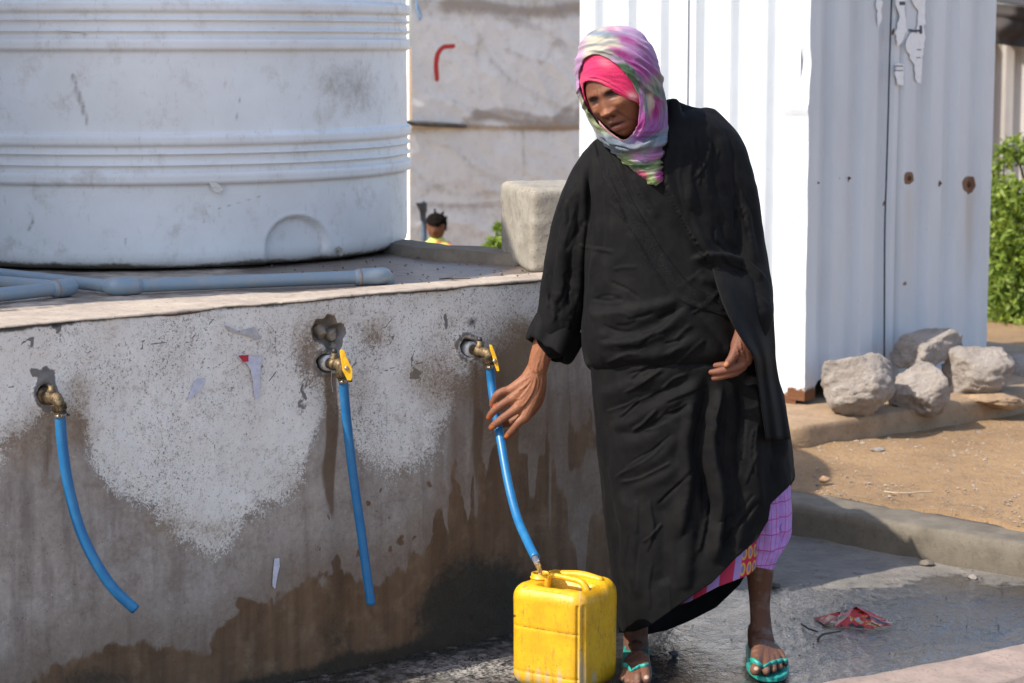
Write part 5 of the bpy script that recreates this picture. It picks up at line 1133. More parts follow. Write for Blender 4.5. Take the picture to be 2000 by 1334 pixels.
tree = bvhtree.BVHTree.FromPolygons([tuple(a) for a in coords(tme)], [tuple(p.vertices) for p in tme.polygons])
def on_robe(px_, py_, off):
    d = Vector(_dir(px_, py_)); d.normalize(); h = tree.ray_cast(Vector((0, 0, CAMZ)), d)
    if h[0] is None: return None
    return np.array(h[0] - d * off)
# embroidered border band laid on the bodice
M_band = NT('embroidered_band'); _v = M_band.vor(230); _e = M_band.noise(90, 5, .7)
M_band = M_band.out(M_band.mix(M_band.step(_e, .5, .7), (.0035, .0034, .0040), (.0075, .0068, .0075)), .8, M_band.bump(M_band.math('ADD', _v, _e), .5, .0014), Specular_IOR_Level=.16)
bandc = crom([(1163, 258, 11), (1185, 320, 16), (1214, 385, 18), (1252, 455, 20), (1296, 525, 22), (1344, 575, 20), (1400, 600, 14), (1440, 618, 8)], 90)
bx_ = 14; V = []; okk = True; tg = np.gradient(bandc[:, :2], axis=0); tg /= np.linalg.norm(tg, axis=1)[:, None]; nb = np.stack([tg[:, 1], -tg[:, 0]], 1)
last = None
for i in range(90):
    for j in range(bx_):
        s_ = (j / (bx_ - 1) * 2 - 1) * bandc[i, 2]; q = on_robe(bandc[i, 0] + nb[i, 0] * s_, bandc[i, 1] + nb[i, 1] * s_, .0014 if 0 < j < bx_ - 1 else -.002)
        V.append(q)
for i in list(range(len(V) - 2, -1, -1)): V[i] = V[i + 1] if V[i] is None else V[i]
for i in range(1, len(V)): V[i] = V[i - 1] if V[i] is None else V[i]
o = mesh_obj('embroidered_border', V, grid(bx_, 90), M_band, woman); m = o.modifiers.new('s', 'SOLIDIFY'); m.thickness = .0006; m.offset = -1
# rolled cuff of the right sleeve
cuff = []
cc = at(1084, 652, 5.50); axis = at(1060, 705, 5.455) - at(1098, 622, 5.50); axis /= np.linalg.norm(axis); e1 = np.array([-axis[2], 0, axis[0]]); e1 /= np.linalg.norm(e1); e2 = np.cross(axis, e1)
nc = 72; prof = [(.040, -.004), (.050, -.016), (.0585, -.024), (.0625, -.018), (.0615, .004), (.060, .026), (.0585, .044), (.0545, .050), (.051, .046), (.048, .030), (.044, .012), (.040, -.008)]
a = np.arange(nc) * 2 * math.pi / nc; V = []
for k, (r_, h_) in enumerate(prof):
    wob = 1 + .10 * np.sin(a * 2 + .8) + .07 * np.sin(a * 5 + k * .3) + .05 * fbm(np.stack([np.cos(a) * 2.2, np.sin(a) * 2.2, a * 0 + k * .25], 1), 3, 55)
    hh = h_ + .012 * np.sin(a + 1.1) * (h_ > .02) + .010 * fbm(np.stack([np.cos(a) * 3, np.sin(a) * 3, a * 0 + 5], 1), 3, 56)
    V.append(cc + axis * hh[:, None] + (e1 * np.cos(a)[:, None] + e2 * np.sin(a)[:, None]) * (r_ * wob)[:, None] * np.array([1.0, 1.0, 1.0]))
o = mesh_obj('rolled_cuff', np.vstack(V), grid(nc, len(prof), True), M_robe, woman); ss_ = o.modifiers.new('s', 'SUBSURF'); ss_.levels = 1; ss_.render_levels = 1
m = o.modifiers.new('t', 'SOLIDIFY'); m.thickness = .0025

# ---------------- skirt of the robe: open tube with a slanting hem
def hem_tube(rows, cols, nr, fhem, bhem, power=2.2, top=None):
    rows = np.array(rows, float); th = np.arange(cols) * 2 * math.pi / cols; c, s = np.cos(th), np.sin(th)
    cc = np.sign(c) * np.abs(c) ** (2 / power); ss = np.sign(s) * np.abs(s) ** (2 / power)
    g = lambda k, y: np.interp(y, rows[:, 0], rows[:, k])
    y = np.full(cols, 1000.)
    for _ in range(30):
        x = (g(1, y) + g(2, y)) / 2 + (g(2, y) - g(1, y)) / 2 * cc
        w_ = sst(-.25, .25, s); tgt = np.interp(x, *zip(*fhem)) * w_ + np.interp(x, *zip(*bhem)) * (1 - w_); y = .5 * y + .5 * tgt
    y0 = rows[0, 0]; V = []
    for t in np.linspace(0, 1, nr):
        yy = y0 + (y - y0) * t; Yv = g(3, yy) - g(4, yy) * ss; V.append(at((g(1, yy) + g(2, yy)) / 2 + (g(2, yy) - g(1, yy)) / 2 * cc, yy, Yv))
    return np.vstack(V), grid(cols, nr, True)
SK = [(640, 1152, 1490, 5.45, .15), (690, 1152, 1498, 5.45, .16), (720, 1157, 1512, 5.45, .17), (770, 1160, 1528, 5.45, .175), (850, 1166, 1541, 5.455, .18), (950, 1177, 1553, 5.46, .185), (1050, 1187, 1553, 5.46, .19), (1150, 1200, 1548, 5.465, .20), (1240, 1212, 1545, 5.47, .21)]
FH = [(1150, 1236), (1215, 1234), (1240, 1233), (1270, 1222), (1300, 1200), (1350, 1165), (1390, 1138), (1440, 1086), (1478, 1052), (1498, 1018), (1503, 985), (1528, 958), (1552, 930), (1600, 925)]
BH = [(1150, 1236), (1215, 1236), (1260, 1238), (1300, 1230), (1350, 1212), (1400, 1186), (1445, 1142), (1480, 1080), (1552, 930), (1600, 925)]
V, f = hem_tube(SK, 440, 250, FH, BH)
kme = new_mesh('robe_skirt', V, f)
KS = [([(1165, 770), (1210, 760), (1280, 735), (1340, 700)], 9, .008, 'ridge'), ([(1170, 800), (1230, 790), (1300, 760), (1360, 715)], 9, -.009, 'ridge'), ([(1175, 835), (1240, 820), (1320, 770), (1370, 725)], 8, .009, 'ridge'),
      ([(1195, 880), (1250, 870), (1310, 830)], 10, .006, 'ridge'), ([(1215, 930), (1270, 910), (1330, 860)], 9, .008, 'ridge'), ([(1240, 960), (1290, 945), (1330, 910)], 8, .006, 'ridge'), ([(1190, 850), (1260, 846), (1330, 800)], 6, -.006, 'ridge'),
      ([(1370, 720), (1372, 800), (1362, 880), (1372, 960), (1392, 1040)], 10, -.022, 'ridge'), ([(1345, 770), (1345, 880), (1335, 980), (1328, 1060)], 12, .018, 'asym'), ([(1400, 740), (1398, 830), (1402, 940), (1398, 1040), (1408, 1110)], 11, .024, 'asym'), ([(1440, 720), (1452, 820), (1440, 930), (1434, 1040)], 10, -.012, 'ridge'), ([(1468, 720), (1480, 820), (1476, 920), (1470, 1010)], 11, .014, 'ridge'),
      ([(1500, 660), (1508, 760), (1512, 860), (1508, 960)], 7, -.010, 'ridge'), ([(1515, 720), (1528, 820), (1532, 900)], 7, .008, 'ridge'), ([(1425, 1000), (1440, 1040), (1436, 1090)], 8, .010, 'ridge'),
      ([(1180, 780), (1186, 900), (1200, 1040), (1215, 1180)], 9, -.010, 'ridge'), ([(1225, 960), (1240, 1060), (1250, 1180)], 12, .010, 'ridge'), ([(1290, 980), (1300, 1060), (1300, 1150)], 12, -.012, 'ridge'), ([(1340, 1020), (1345, 1090), (1335, 1160)], 10, .010, 'ridge'), ([(1300, 740), (1310, 860), (1300, 960)], 14, .006, 'ridge')]
sculpt(kme, [(a, b * 1.3, c * (.6 if i_ < 7 else .95), d) for i_, (a, b, c, d) in enumerate(KS)], warp=16)
v = coords(kme); n_ = normals(kme); v += n_ * (.005 * (1 - 2 * np.abs(fbm(v * np.array([6, 6, 3]) + v[:, [2, 2, 2]] * np.array([1.5, 0, 0]), 4, 410))) + .008 * fbm(v * np.array([8, 8, 2.2]), 4, 411) + .0015 * fbm(v * 35, 2, 412))[:, None]; setco(kme, v)
ex_s = []
for cx, cy, n_s, ang, sp in [(1250, 800, 10, -28, 50), (1270, 900, 8, -35, 50), (1430, 860, 7, 92, 60), (1380, 1000, 7, 95, 60), (1300, 740, 6, -25, 40), (1250, 1090, 6, 85, 50), (1500, 850, 5, 88, 40), (1430, 1040, 6, 130, 25)]:
    for _ in range(n_s):
        a = R(ang + wr_.normal(0, 9)); l = wr_.uniform(25, 60); x0, y0 = cx + wr_.normal(0, sp * .6), cy + wr_.normal(0, sp)
        ex_s.append(([(x0 - l * math.cos(a), y0 - l * math.sin(a)), (x0 + wr_.normal(0, 4), y0 + wr_.normal(0, 4)), (x0 + l * math.cos(a), y0 + l * math.sin(a))], wr_.uniform(3.5, 7), wr_.uniform(.002, .005) * wr_.choice([-1, 1]), 'asym'))
sculpt(kme, ex_s, warp=10)
o = link('robe_skirt', kme, M_robe, woman); m = o.modifiers.new('s', 'SOLIDIFY'); m.thickness = .0022; m.offset = -1
# hanging corner of the wrap on the right side
def flap(name, pts_rows, cols, mat, thick=.002):
    """rows of (py, xl, xr, Yl, Yr, bulge)"""
    rows = crom(np.array(pts_rows, float), 60); V = []
    for py_, xl, xr, yl, yr, bg in rows:
        t = np.linspace(0, 1, cols); V.append(at(xl + (xr - xl) * t, np.full(cols, py_), yl + (yr - yl) * t - bg * np.sin(t * math.pi) - .006 * np.sin(t * 13 + py_ * .01)))
    o = mesh_obj(name, np.vstack(V), grid(cols, 60), mat, woman); m = o.modifiers.new('s', 'SOLIDIFY'); m.thickness = thick; return o
flap('robe_wrap_end', [(520, 1390, 1496, 5.315, 5.42, .01), (560, 1400, 1504, 5.255, 5.41, .02), (600, 1414, 1509, 5.222, 5.40, .02), (640, 1434, 1511, 5.208, 5.40, .02), (672, 1454, 1513, 5.212, 5.39, .02), (700, 1472, 1514, 5.235, 5.39, .015), (740, 1478, 1520, 5.275, 5.40, .01), (800, 1487, 1534, 5.28, 5.39, .01), (858, 1496, 1544, 5.29, 5.39, .008)], 30, M_robe)

# ---------------- dress under the robe
def make_check():
    n = NT('purple_checked_cotton'); uv = n.attr('UVc').outputs['Vector']; sx = n.n('ShaderNodeSeparateXYZ'); n.put(sx.inputs[0], uv)
    def lines(s, w_): a = n.math('FRACT', s); b = n.math('ABSOLUTE', n.math('SUBTRACT', a, .5)); return n.step(b, w_, w_ * .35)
    L1 = lines(sx.outputs[0], .07); L2 = lines(sx.outputs[1], .055); f = n.noise(80, 4, .6)
    base = n.mix(n.noise(30, 4), (.34, .17, .50), (.42, .24, .56)); base = n.mix(n.math('MULTIPLY', n.step(f, .5, .75), .3), base, (.60, .42, .68))
    c = n.mix(n.math('MULTIPLY', n.math('MAXIMUM', L1, L2), .85), base, (.38, .02, .13)); return n.out(c, .8, n.bump(n.noise(60, 4), .3, .004))
def make_print():
    n = NT('red_printed_cotton'); uv = n.attr('UVc').outputs['Vector']; sx = n.n('ShaderNodeSeparateXYZ'); n.put(sx.inputs[0], uv)
    fx = n.math('SUBTRACT', n.math('FRACT', sx.outputs[0]), .5); fy = n.math('SUBTRACT', n.math('FRACT', sx.outputs[1]), .5)
    r = n.math('SQRT', n.math('ADD', n.math('MULTIPLY', fx, fx), n.math('MULTIPLY', fy, fy)))
    band = n.step(n.math('ABSOLUTE', n.math('SUBTRACT', sx.outputs[0], 3.9)), 1.9, 1.8)
    c = n.mix(n.step(r, .44, .40), (.50, .01, .06), (.60, .34, .05)); c = n.mix(n.step(r, .27, .24), c, (.25, .15, .30))
    p = n.mix(n.step(n.math('FRACT', n.math('MULTIPLY', sx.outputs[0], .30)), .52, .56), (.42, .02, .07), (.34, .22, .50)); c = n.mix(band, p, c)
    return n.out(c, .8, n.bump(n.noise(60, 4), .3, .004))
def hem_garment(name, rows, fh, bh, mat, cols, nr, seed, us, vs, strokes=(), amp=.004):
    V, f = hem_tube(rows, cols, nr, fh, bh, 2.0); me = new_mesh(name, V, f); sculpt(me, strokes) if strokes else None
    v = coords(me); v += normals(me) * (amp * fbm(v * np.array([14, 14, 5]), 3, seed))[:, None]; setco(me, v)
    ii = np.arange(cols * nr); th = (ii % cols) / cols; a_ = me.attributes.new('UVc', 'FLOAT_VECTOR', 'POINT')
    px_, py_ = proj(V); u_ = np.stack([th * us, V[:, 2] * vs, np.zeros(len(V))], 1); a_.data.foreach_set('vector', u_.ravel())
    o = link(name, me, mat, woman); m = o.modifiers.new('s', 'SOLIDIFY'); m.thickness = .0016; m.offset = -1; return o
DR = [(800, 1380, 1520, 5.46, .10), (900, 1415, 1540, 5.46, .10), (950, 1430, 1546, 5.46, .098), (1000, 1440, 1549, 5.46, .095), (1040, 1442, 1548, 5.46, .09), (1080, 1443, 1540, 5.46, .085), (1120, 1444, 1520, 5.46, .08)]
hem_garment('checked_dress', DR, [(1400, 1092), (1444, 1094), (1462, 1102), (1480, 1108), (1510, 1114), (1520, 1090), (1535, 1068), (1552, 1040)], [(1400, 1090), (1480, 1085), (1520, 1076), (1552, 1040)], make_check(), 260, 120, 421, 30, 26,
            [([(1525, 960), (1528, 1010), (1530, 1070)], 5, -.012, 'ridge'), ([(1500, 990), (1505, 1050), (1500, 1105)], 8, .007, 'ridge'), ([(1475, 1060), (1490, 1075), (1515, 1070)], 5, .005, 'ridge'), ([(1470, 1030), (1500, 1040), (1520, 1030)], 5, -.004, 'ridge')])
UR = [(900, 1300, 1480, 5.45, .12), (1000, 1320, 1490, 5.45, .125), (1080, 1330, 1492, 5.45, .13), (1130, 1325, 1485, 5.45, .13), (1200, 1315, 1480, 5.45, .13)]
hem_garment('printed_underskirt', UR, [(1310, 1186), (1345, 1176), (1372, 1162), (1400, 1147), (1434, 1134), (1462, 1122), (1478, 1108), (1500, 1100)], [(1310, 1170), (1400, 1120), (1500, 1080)], make_print(), 260, 90, 431, 34, 26)

# ---------------- headscarf
def make_scarf_mat():
    n = NT('tie_dyed_scarf'); c = n.attr('Col').outputs['Color']; f = n.noise(300, 3, .6)
    return n.out(n.mix(n.math('MULTIPLY', n.step(f, .55, .75), .10), c, (.60, .50, .55)), .8, n.bump(n.math('ADD', f, n.noise(60, 4, .7)), .35, .003), Sheen_Weight=.15)
M_scarf = make_scarf_mat()
SC = [(50, 1190, 1212, 5.375, .015), (53, 1172, 1232, 5.375, .045), (60, 1155, 1248, 5.375, .072), (72, 1142, 1262, 5.375, .092), (90, 1132, 1275, 5.375, .108), (115, 1125, 1285, 5.375, .119), (145, 1122, 1292, 5.375, .124), (175, 1125, 1298, 5.377, .124), (200, 1133, 1303, 5.38, .121), (222, 1144, 1305, 5.385, .118), (245, 1158, 1305, 5.39, .115), (268, 1170, 1305, 5.395, .110), (290, 1186, 1306, 5.40, .106), (312, 1204, 1306, 5.40, .102), (335, 1232, 1305, 5.395, .090), (358, 1262, 1303, 5.39, .075), (376, 1284, 1300, 5.385, .055)]
FACE = [(1140, 188), (1138, 172), (1140, 162), (1150, 158), (1166, 161), (1182, 168), (1200, 180), (1222, 192), (1247, 202), (1249, 215), (1247, 238), (1241, 256), (1230, 268), (1217, 274), (1204, 268), (1190, 257), (1172, 241), (1155, 219), (1146, 203)]
PINKO = [(1129, 172), (1130, 145), (1136, 122), (1150, 108), (1168, 106), (1188, 114), (1208, 128), (1224, 146), (1238, 165), (1248, 186), (1250, 215), (1247, 240), (1240, 258), (1229, 270), (1216, 277), (1202, 271), (1186, 259), (1168, 243), (1150, 220), (1138, 198)]
def shell(rows, nrow, cols, shrink=0.0, power=2.0):
    rows = crom(np.array(rows, float), nrow); rows = rows.copy(); c = (rows[:, 1] + rows[:, 2]) / 2; h = (rows[:, 2] - rows[:, 1]) / 2
    k = shrink; rows[:, 1] = c - np.maximum(h - k, 2); rows[:, 2] = c + np.maximum(h - k, 2); rows[:, 4] = np.maximum(rows[:, 4] - k * 5.4 / F, .004)
    return px_loft(rows, cols, power)
def radfold(px, py, cx, cy, seed, freq, warp=10):
    r = np.hypot(px - cx, py - cy) + warp * fbm(np.stack([px / 60, py / 60], -1), 2, seed + 3); return vn(np.stack([r / freq, np.arctan2(py - cy, px - cx) * 1.3], -1), seed) + .5 * vn(np.stack([r / freq * 2.1, np.arctan2(py - cy, px - cx) * 2], -1), seed + 1)
V, f = shell(SC, 260, 300, 0, 2.15); n_f = len(f)
px, py = proj(V); front = (V[:, 1] < np.interp(py, [r[0] for r in SC], [r[3] for r in SC]))
me = new_mesh('headscarf', V, f); nrm = normals(me)
up = radfold(px, py, 1185, 215, 501, 7.5) * sst(292, 240, py); dn = radfold(px, py, 1255, 150, 511, 8) * sst(240, 275, py)
V2 = V + nrm * ((.0040 * up + .0070 * dn + .0012 * fbm(V * 45, 2, 5)) * np.where(front, 1, .6))[:, None]
V2 = V2 - 0
setco(me, V2)
SS = [([(1140, 100), (1170, 98), (1205, 110), (1235, 138), (1262, 170), (1292, 195)], 4, .006, 'asym'), ([(1250, 170), (1258, 210), (1256, 245), (1240, 275)], 4, .007, 'ridge'), ([(1262, 178), (1270, 215), (1266, 250)], 3.5, -.006, 'ridge'), ([(1275, 190), (1284, 225), (1276, 262)], 4, .006, 'ridge'), ([(1130, 190), (1150, 228), (1180, 262), (1205, 282)], 4, .005, 'ridge'),
      ([(1180, 262), (1210, 288), (1250, 285), (1300, 262)], 7, .010, 'asym'), ([(1195, 290), (1230, 302), (1270, 298), (1302, 285)], 4, -.008, 'ridge'), ([(1215, 305), (1250, 316), (1300, 300)], 5, .008, 'ridge'), ([(1230, 325), (1265, 334), (1300, 318)], 4, -.006, 'ridge'), ([(1250, 345), (1280, 348), (1302, 335)], 4, .006, 'ridge'), ([(1270, 350), (1290, 372)], 3, .005, 'ridge'),
      ([(1300, 202), (1270, 180), (1240, 150)], 3, .005, 'ridge')]
sculpt(me, SS)
# colours
wpx = px + 5 * fbm(V * 45, 3, 21); wpy = py + 5 * fbm(V * 45, 3, 22)
cols_ = np.zeros((len(V), 3)); wt = np.zeros(len(V)) + .12; cols_ += np.array([.60, .55, .50]) * .12
CR, BG, PU, MA, GR, LI, LP_, PK = (.62, .58, .47), (.22, .28, .36), (.42, .16, .46), (.42, .02, .28), (.07, .18, .09), (.30, .42, .17), (.55, .32, .56), (.62, .03, .20)
for cx, cy, sx, sy, an, c_, k in [(1165, 95, 45, 22, -20, CR, 2), (1195, 65, 45, 5, 0, BG, 2.5), (1170, 85, 34, 3, -12, BG, 2.5), (1178, 100, 30, 3, -5, BG, 2), (1165, 93, 40, 3, -10, CR, 2), (1205, 112, 34, 5, 8, BG, 1.2), (1130, 130, 9, 45, 8, LP_, 3), (1136, 180, 8, 30, -10, LP_, 2),
                                   (1248, 90, 34, 20, 50, LP_, 3), (1262, 130, 26, 40, -15, PU, 2.2), (1230, 78, 30, 6, 28, MA, 3.5), (1265, 115, 34, 4, 62, MA, 2.6), (1215, 103, 26, 6, 22, MA, 3.5), (1243, 128, 30, 6, 45, MA, 3), (1258, 150, 22, 4, 55, MA, 2.5), (1195, 122, 12, 3, 10, LP_, 2), (1205, 118, 24, 4, 15, LP_, 1.5),
                                   (1224, 150, 26, 13, 48, GR, 5), (1240, 172, 14, 8, 60, GR, 4), (1278, 160, 14, 16, 40, LI, 2.0), (1284, 180, 26, 7, 38, GR, 3), (1262, 155, 14, 4, 40, CR, 1.5), (1270, 172, 24, 3, 38, CR, 2.4),
                                   (1252, 200, 5, 34, 0, PU, 3), (1262, 210, 5, 34, -8, BG, 3), (1257, 190, 3, 30, -4, CR, 2.5), (1272, 205, 4, 26, -6, CR, 2), (1284, 215, 10, 26, 20, MA, 2.6), (1252, 240, 7, 20, 15, MA, 2.4), (1296, 225, 6, 20, 0, BG, 1.6),
                                   (1275, 248, 34, 10, -38, PU, 3.5), (1262, 262, 30, 7, -30, (.30, .06, .42), 3), (1245, 262, 24, 5, -30, LP_, 2), (1150, 215, 7, 36, -35, LI, 3.2), (1175, 250, 7, 26, -50, (.42, .48, .28), 3), (1160, 235, 5, 30, -40, CR, 1.6),
                                   (1230, 290, 60, 14, 0, BG, 3.6), (1200, 275, 24, 14, 30, BG, 3), (1285, 275, 22, 12, -20, BG, 2.6), (1240, 284, 50, 4, -8, CR, 1.6), (1260, 300, 36, 5, -8, CR, 1.6),
                                   (1245, 306, 20, 9, 10, LP_, 4), (1282, 300, 22, 9, -25, (.58, .25, .50), 4), (1218, 318, 14, 14, 30, LI, 4), (1255, 325, 26, 6, -5, GR, 3), (1285, 322, 20, 8, -10, LI, 3), (1270, 334, 26, 4, 0, CR, 2.6), (1250, 342, 14, 5, 20, PK, 4), (1270, 350, 12, 6, 40, LI, 3), (1294, 345, 8, 18, 0, MA, 4), (1288, 364, 6, 12, 20, CR, 3), (1280, 372, 10, 8, 30, LI, 2)]:
    b = (blob(wpx, wpy, cx, cy, sx * 1.15, sy * 1.25, an) * k) ** 2; cols_ += b[:, None] * np.array(c_); wt += b
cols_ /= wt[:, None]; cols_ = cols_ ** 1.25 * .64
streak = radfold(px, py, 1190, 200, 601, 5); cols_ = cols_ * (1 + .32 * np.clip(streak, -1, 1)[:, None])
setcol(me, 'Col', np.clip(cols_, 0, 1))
import bmesh
def cut_open(me, poly):
    bm = bmesh.new(); bm.from_mesh(me); dl = []
    bm.faces.ensure_lookup_table(); cen = np.array([f_.calc_center_median() for f_ in bm.faces]); nn = np.array([f_.normal for f_ in bm.faces]); a, b = proj(cen)
    m = inside(a, b, poly) & (nn[:, 1] < .25) & (cen[:, 1] < 5.385)
    bmesh.ops.delete(bm, geom=[f_ for f_, k in zip(bm.faces, m) if k], context='FACES')
    for _ in range(14):
        bv = [v_ for v_ in bm.verts if v_.is_boundary]; new = {}
        for v_ in bv:
            nb_ = [e.other_vert(v_).co for e in v_.link_edges if e.is_boundary]
            if len(nb_) == 2: new[v_] = v_.co * .4 + (nb_[0] + nb_[1]) * .3
        for v_, c_ in new.items(): v_.co = c_
    bm.to_mesh(me); bm.free(); return me
cut_open(me, crom(PINKO + PINKO[:1], 90))
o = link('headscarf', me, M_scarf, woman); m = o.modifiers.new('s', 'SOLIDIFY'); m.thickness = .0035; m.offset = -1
# pink under-scarf over the forehead
V, f = shell([(r[0], r[1] + (4 if r[0] > 205 else 0), r[2] - (9 if r[0] > 205 else 0), r[3], r[4] - (.010 if r[0] > 205 else 0)) for r in [(r[0] + (9 if r[0] < 70 else 5 if r[0] < 100 else 0), *r[1:]) for r in SC if r[0] < 300]], 200, 260, 6.5, 2.15); me = new_mesh('under_scarf', V, f); px, py = proj(V)
setco(me, V + normals(me) * (.0012 * radfold(px, py, 1190, 240, 701, 6))[:, None])
sculpt(me, [([(1142, 150), (1165, 150), (1195, 162), (1225, 182), (1246, 194)], 3, .004, 'asym'), ([(1140, 158), (1166, 157), (1200, 174), (1247, 199)], 2.4, .003, 'ridge')])
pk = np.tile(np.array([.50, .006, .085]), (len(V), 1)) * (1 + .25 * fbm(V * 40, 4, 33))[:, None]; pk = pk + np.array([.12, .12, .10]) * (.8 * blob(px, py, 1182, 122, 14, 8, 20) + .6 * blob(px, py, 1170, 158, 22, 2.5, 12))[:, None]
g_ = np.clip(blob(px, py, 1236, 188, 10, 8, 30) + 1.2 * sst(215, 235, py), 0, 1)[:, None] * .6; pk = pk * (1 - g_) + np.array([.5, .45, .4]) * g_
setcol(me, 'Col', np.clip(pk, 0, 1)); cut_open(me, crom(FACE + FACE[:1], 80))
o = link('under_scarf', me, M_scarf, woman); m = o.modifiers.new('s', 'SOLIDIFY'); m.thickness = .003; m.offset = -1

# ---------------- flip-flops
M_flip = simple('green_rubber', (.02, .30, .24), (.015, .20, .17), 50, .45)
btree = bvhtree.BVHTree.FromPolygons([tuple(a) for a in coords(bme)], [tuple(p.vertices) for p in bme.polygons])
def on_body(px_, py_, off, fb):
    d = Vector(_dir(px_, py_)); d.normalize(); h = btree.ray_cast(Vector((0, 0, CAMZ)), d)
    return np.array(h[0] - d * off) if h[0] is not None else np.array(fb)
def flipflop(toe0, toe4, heel, strap_l, strap_r, post):
    s = thing('flip_flop', '', ''); del s['label']; del s['category']; s.parent = woman
    c0, c1 = np.array(toe0), np.array(toe4); w_ = c1[0] - c0[0]; cx = (c0[0] + c1[0]) / 2; h_ = np.array(heel); nn = 40; out = []
    L_ = h_[1] - min(c0[1], c1[1])
    for k in range(nn):
        a = k / nn * 2 * math.pi; yy = math.sin(a); xx = math.cos(a); wid = .5 * (w_ + .018) * (1 - .22 * (yy + 1) / 2 - .12 * math.exp(-((yy - .1) / .4) ** 2))
        out.append(((cx * (1 - (yy + 1) / 2) + h_[0] * (yy + 1) / 2) + math.copysign(abs(xx) ** .8, xx) * wid, (min(c0[1], c1[1]) - .012) * (1 - (yy + 1) / 2) + (h_[1] + .03) * (yy + 1) / 2, .004))
    o = mesh_obj('sole', *thin(out, (0, 0, .013)), M_flip, s, False); bv = o.modifiers.new('b', 'BEVEL'); bv.width = .003; bv.segments = 2
    pp = proj(post[None]); pp = (pp[0][0], pp[1][0])
    for e in (strap_l, strap_r):
        ep = proj(e[None]); ep = (ep[0][0], ep[1][0]); V = []; n2 = 26
        for i in range(n2):
            t = i / (n2 - 1); cxp = pp[0] + (ep[0] - pp[0]) * t; cyp = pp[1] + (ep[1] - pp[1]) * t - 5 * math.sin(t * math.pi) * .6; hw = 3.2 + 2.6 * math.sin(min(t * 1.6, 1) * 1.57)
            base = on_body(cxp, cyp, .003, post * (1 - t) + e * t + [0, -.0, 0]); Yb = base[1]
            V += [at(cxp, cyp - hw, Yb + .004), at(cxp, cyp - hw * .6, Yb - .001), at(cxp, cyp, Yb - .003), at(cxp, cyp + hw * .6, Yb - .001), at(cxp, cyp + hw, Yb + .004)]
        side = np.array([0, .035, -.03]); V += [np.array(q) + side for q in V[-5:]]
        o = mesh_obj('strap', np.array(V), grid(5, n2 + 1), M_flip, s); m = o.modifiers.new('t', 'SOLIDIFY'); m.thickness = .002
    mesh_obj('toe_post', *tube([post + [0, -.004, .006], post + [0, -.006, -.012], post + [0, -.004, -.022]], .003, 8, 6), M_flip, s)
flipflop(gz(1463, 1318, .02), gz(1540, 1300, .02), [at(1489, 1258, 5.55)[0], 5.57, 0], at(1463, 1290, 5.375), at(1538, 1291, 5.385), at(1489, 1303, 5.355))
flipflop(gz(1212, 1330, .02), gz(1272, 1336, .02), [at(1243, 1282, 5.55)[0], 5.56, 0], at(1217, 1300, 5.375), at(1267, 1300, 5.375), at(1233, 1311, 5.345))

# ================================================================ JERRYCAN
def make_yellow():
    n = NT('scuffed_yellow_plastic'); f1 = n.noise(16, 6, .7); f2 = n.noise(70, 6, .75, n.map((1, 1, .35))); A_ = n.sep(n.attr('A').outputs['Color'])
    c = n.mix(n.step(f1, .35, .7), (.70, .385, .010), (.58, .30, .008)); c = n.mix(n.math('MULTIPLY', n.step(f2, .53, .68), .6), c, (.22, .13, .03))
    c = n.mix(n.math('MULTIPLY', n.step(n.noise(120, 4, .7), .58, .70), .6), c, (.10, .07, .03))
    g = n.step(n.math('ADD', A_[0], n.math('MULTIPLY', n.math('SUBTRACT', n.noise(55, 6, .75, n.map((1, 1, .4))), .5), 1.1)), .35, .85); c = n.mix(n.math('MULTIPLY', g, .8), c, (.46, .36, .22))
    d = n.step(n.math('ADD', A_[1], n.math('MULTIPLY', n.math('SUBTRACT', n.noise(80, 5, .7), .5), .9)), .4, .8); c = n.mix(n.math('MULTIPLY', d, .9), c, (.035, .022, .012))
    return n.out(c, n.math('ADD', .30, n.math('MULTIPLY', f1, .2)), n.bump(n.math('ADD', f1, n.math('MULTIPLY', f2, .25)), .3, .006), Subsurface_Weight=.25, Subsurface_Radius=(.02, .012, .002), Subsurface_Scale=.5)
M_can = make_yellow()
can = thing('jerrycan', 'scuffed yellow plastic jerrycan standing under the hose, its mouth open', 'jerrycan')
JYaw = R(-33); JC = at(1135, 1164, 5.10); cx_, sn_ = math.cos(JYaw), math.sin(JYaw)
JW, JD = .202, .165; JH = JC[2] + .003
ex = np.array([math.cos(JYaw), math.sin(JYaw), 0]) * -1   # along the wide face, from the near edge to the left
ey = np.array([-math.sin(JYaw), math.cos(JYaw), 0]) * 1
ex = np.array([-.86, .51, 0]); ex = np.array([-math.cos(R(33)), math.sin(R(33)) * .25, 0])
def solve_dir(px_t, Yd, L_):
    """horizontal direction from the near corner whose end lies on image column px_t"""
    best = None
    for a in np.linspace(0, 2 * math.pi, 2880):
        q = JC + np.array([math.cos(a), math.sin(a), 0]) * L_
        if q[1] < JC[1]: continue
        p_ = proj(q[None])[0][0]
        if best is None or abs(p_ - px_t) < best[0]: best = (abs(p_ - px_t), a)
    return best[1]
aL = solve_dir(993, 5.2, JW); ex = np.array([math.cos(aL), math.sin(aL), 0]); ey = np.array([math.sin(aL), -math.cos(aL), 0]); ey = ey if ey[1] > 0 else -ey
JD = .178 
bm = bmesh.new(); bmesh.ops.create_cube(bm, size=1); bmesh.ops.subdivide_edges(bm, edges=bm.edges[:], cuts=70, use_grid_fill=True)
me = bpy.data.meshes.new('can_body'); bm.to_mesh(me); bm.free(); v = coords(me); hx3 = np.array([JW, JD, JH]) / 2
q = v * hx3 * 2; rb = .034; inn = np.clip(q, -(hx3 - rb), hx3 - rb); dv = q - inner if False else q - inn
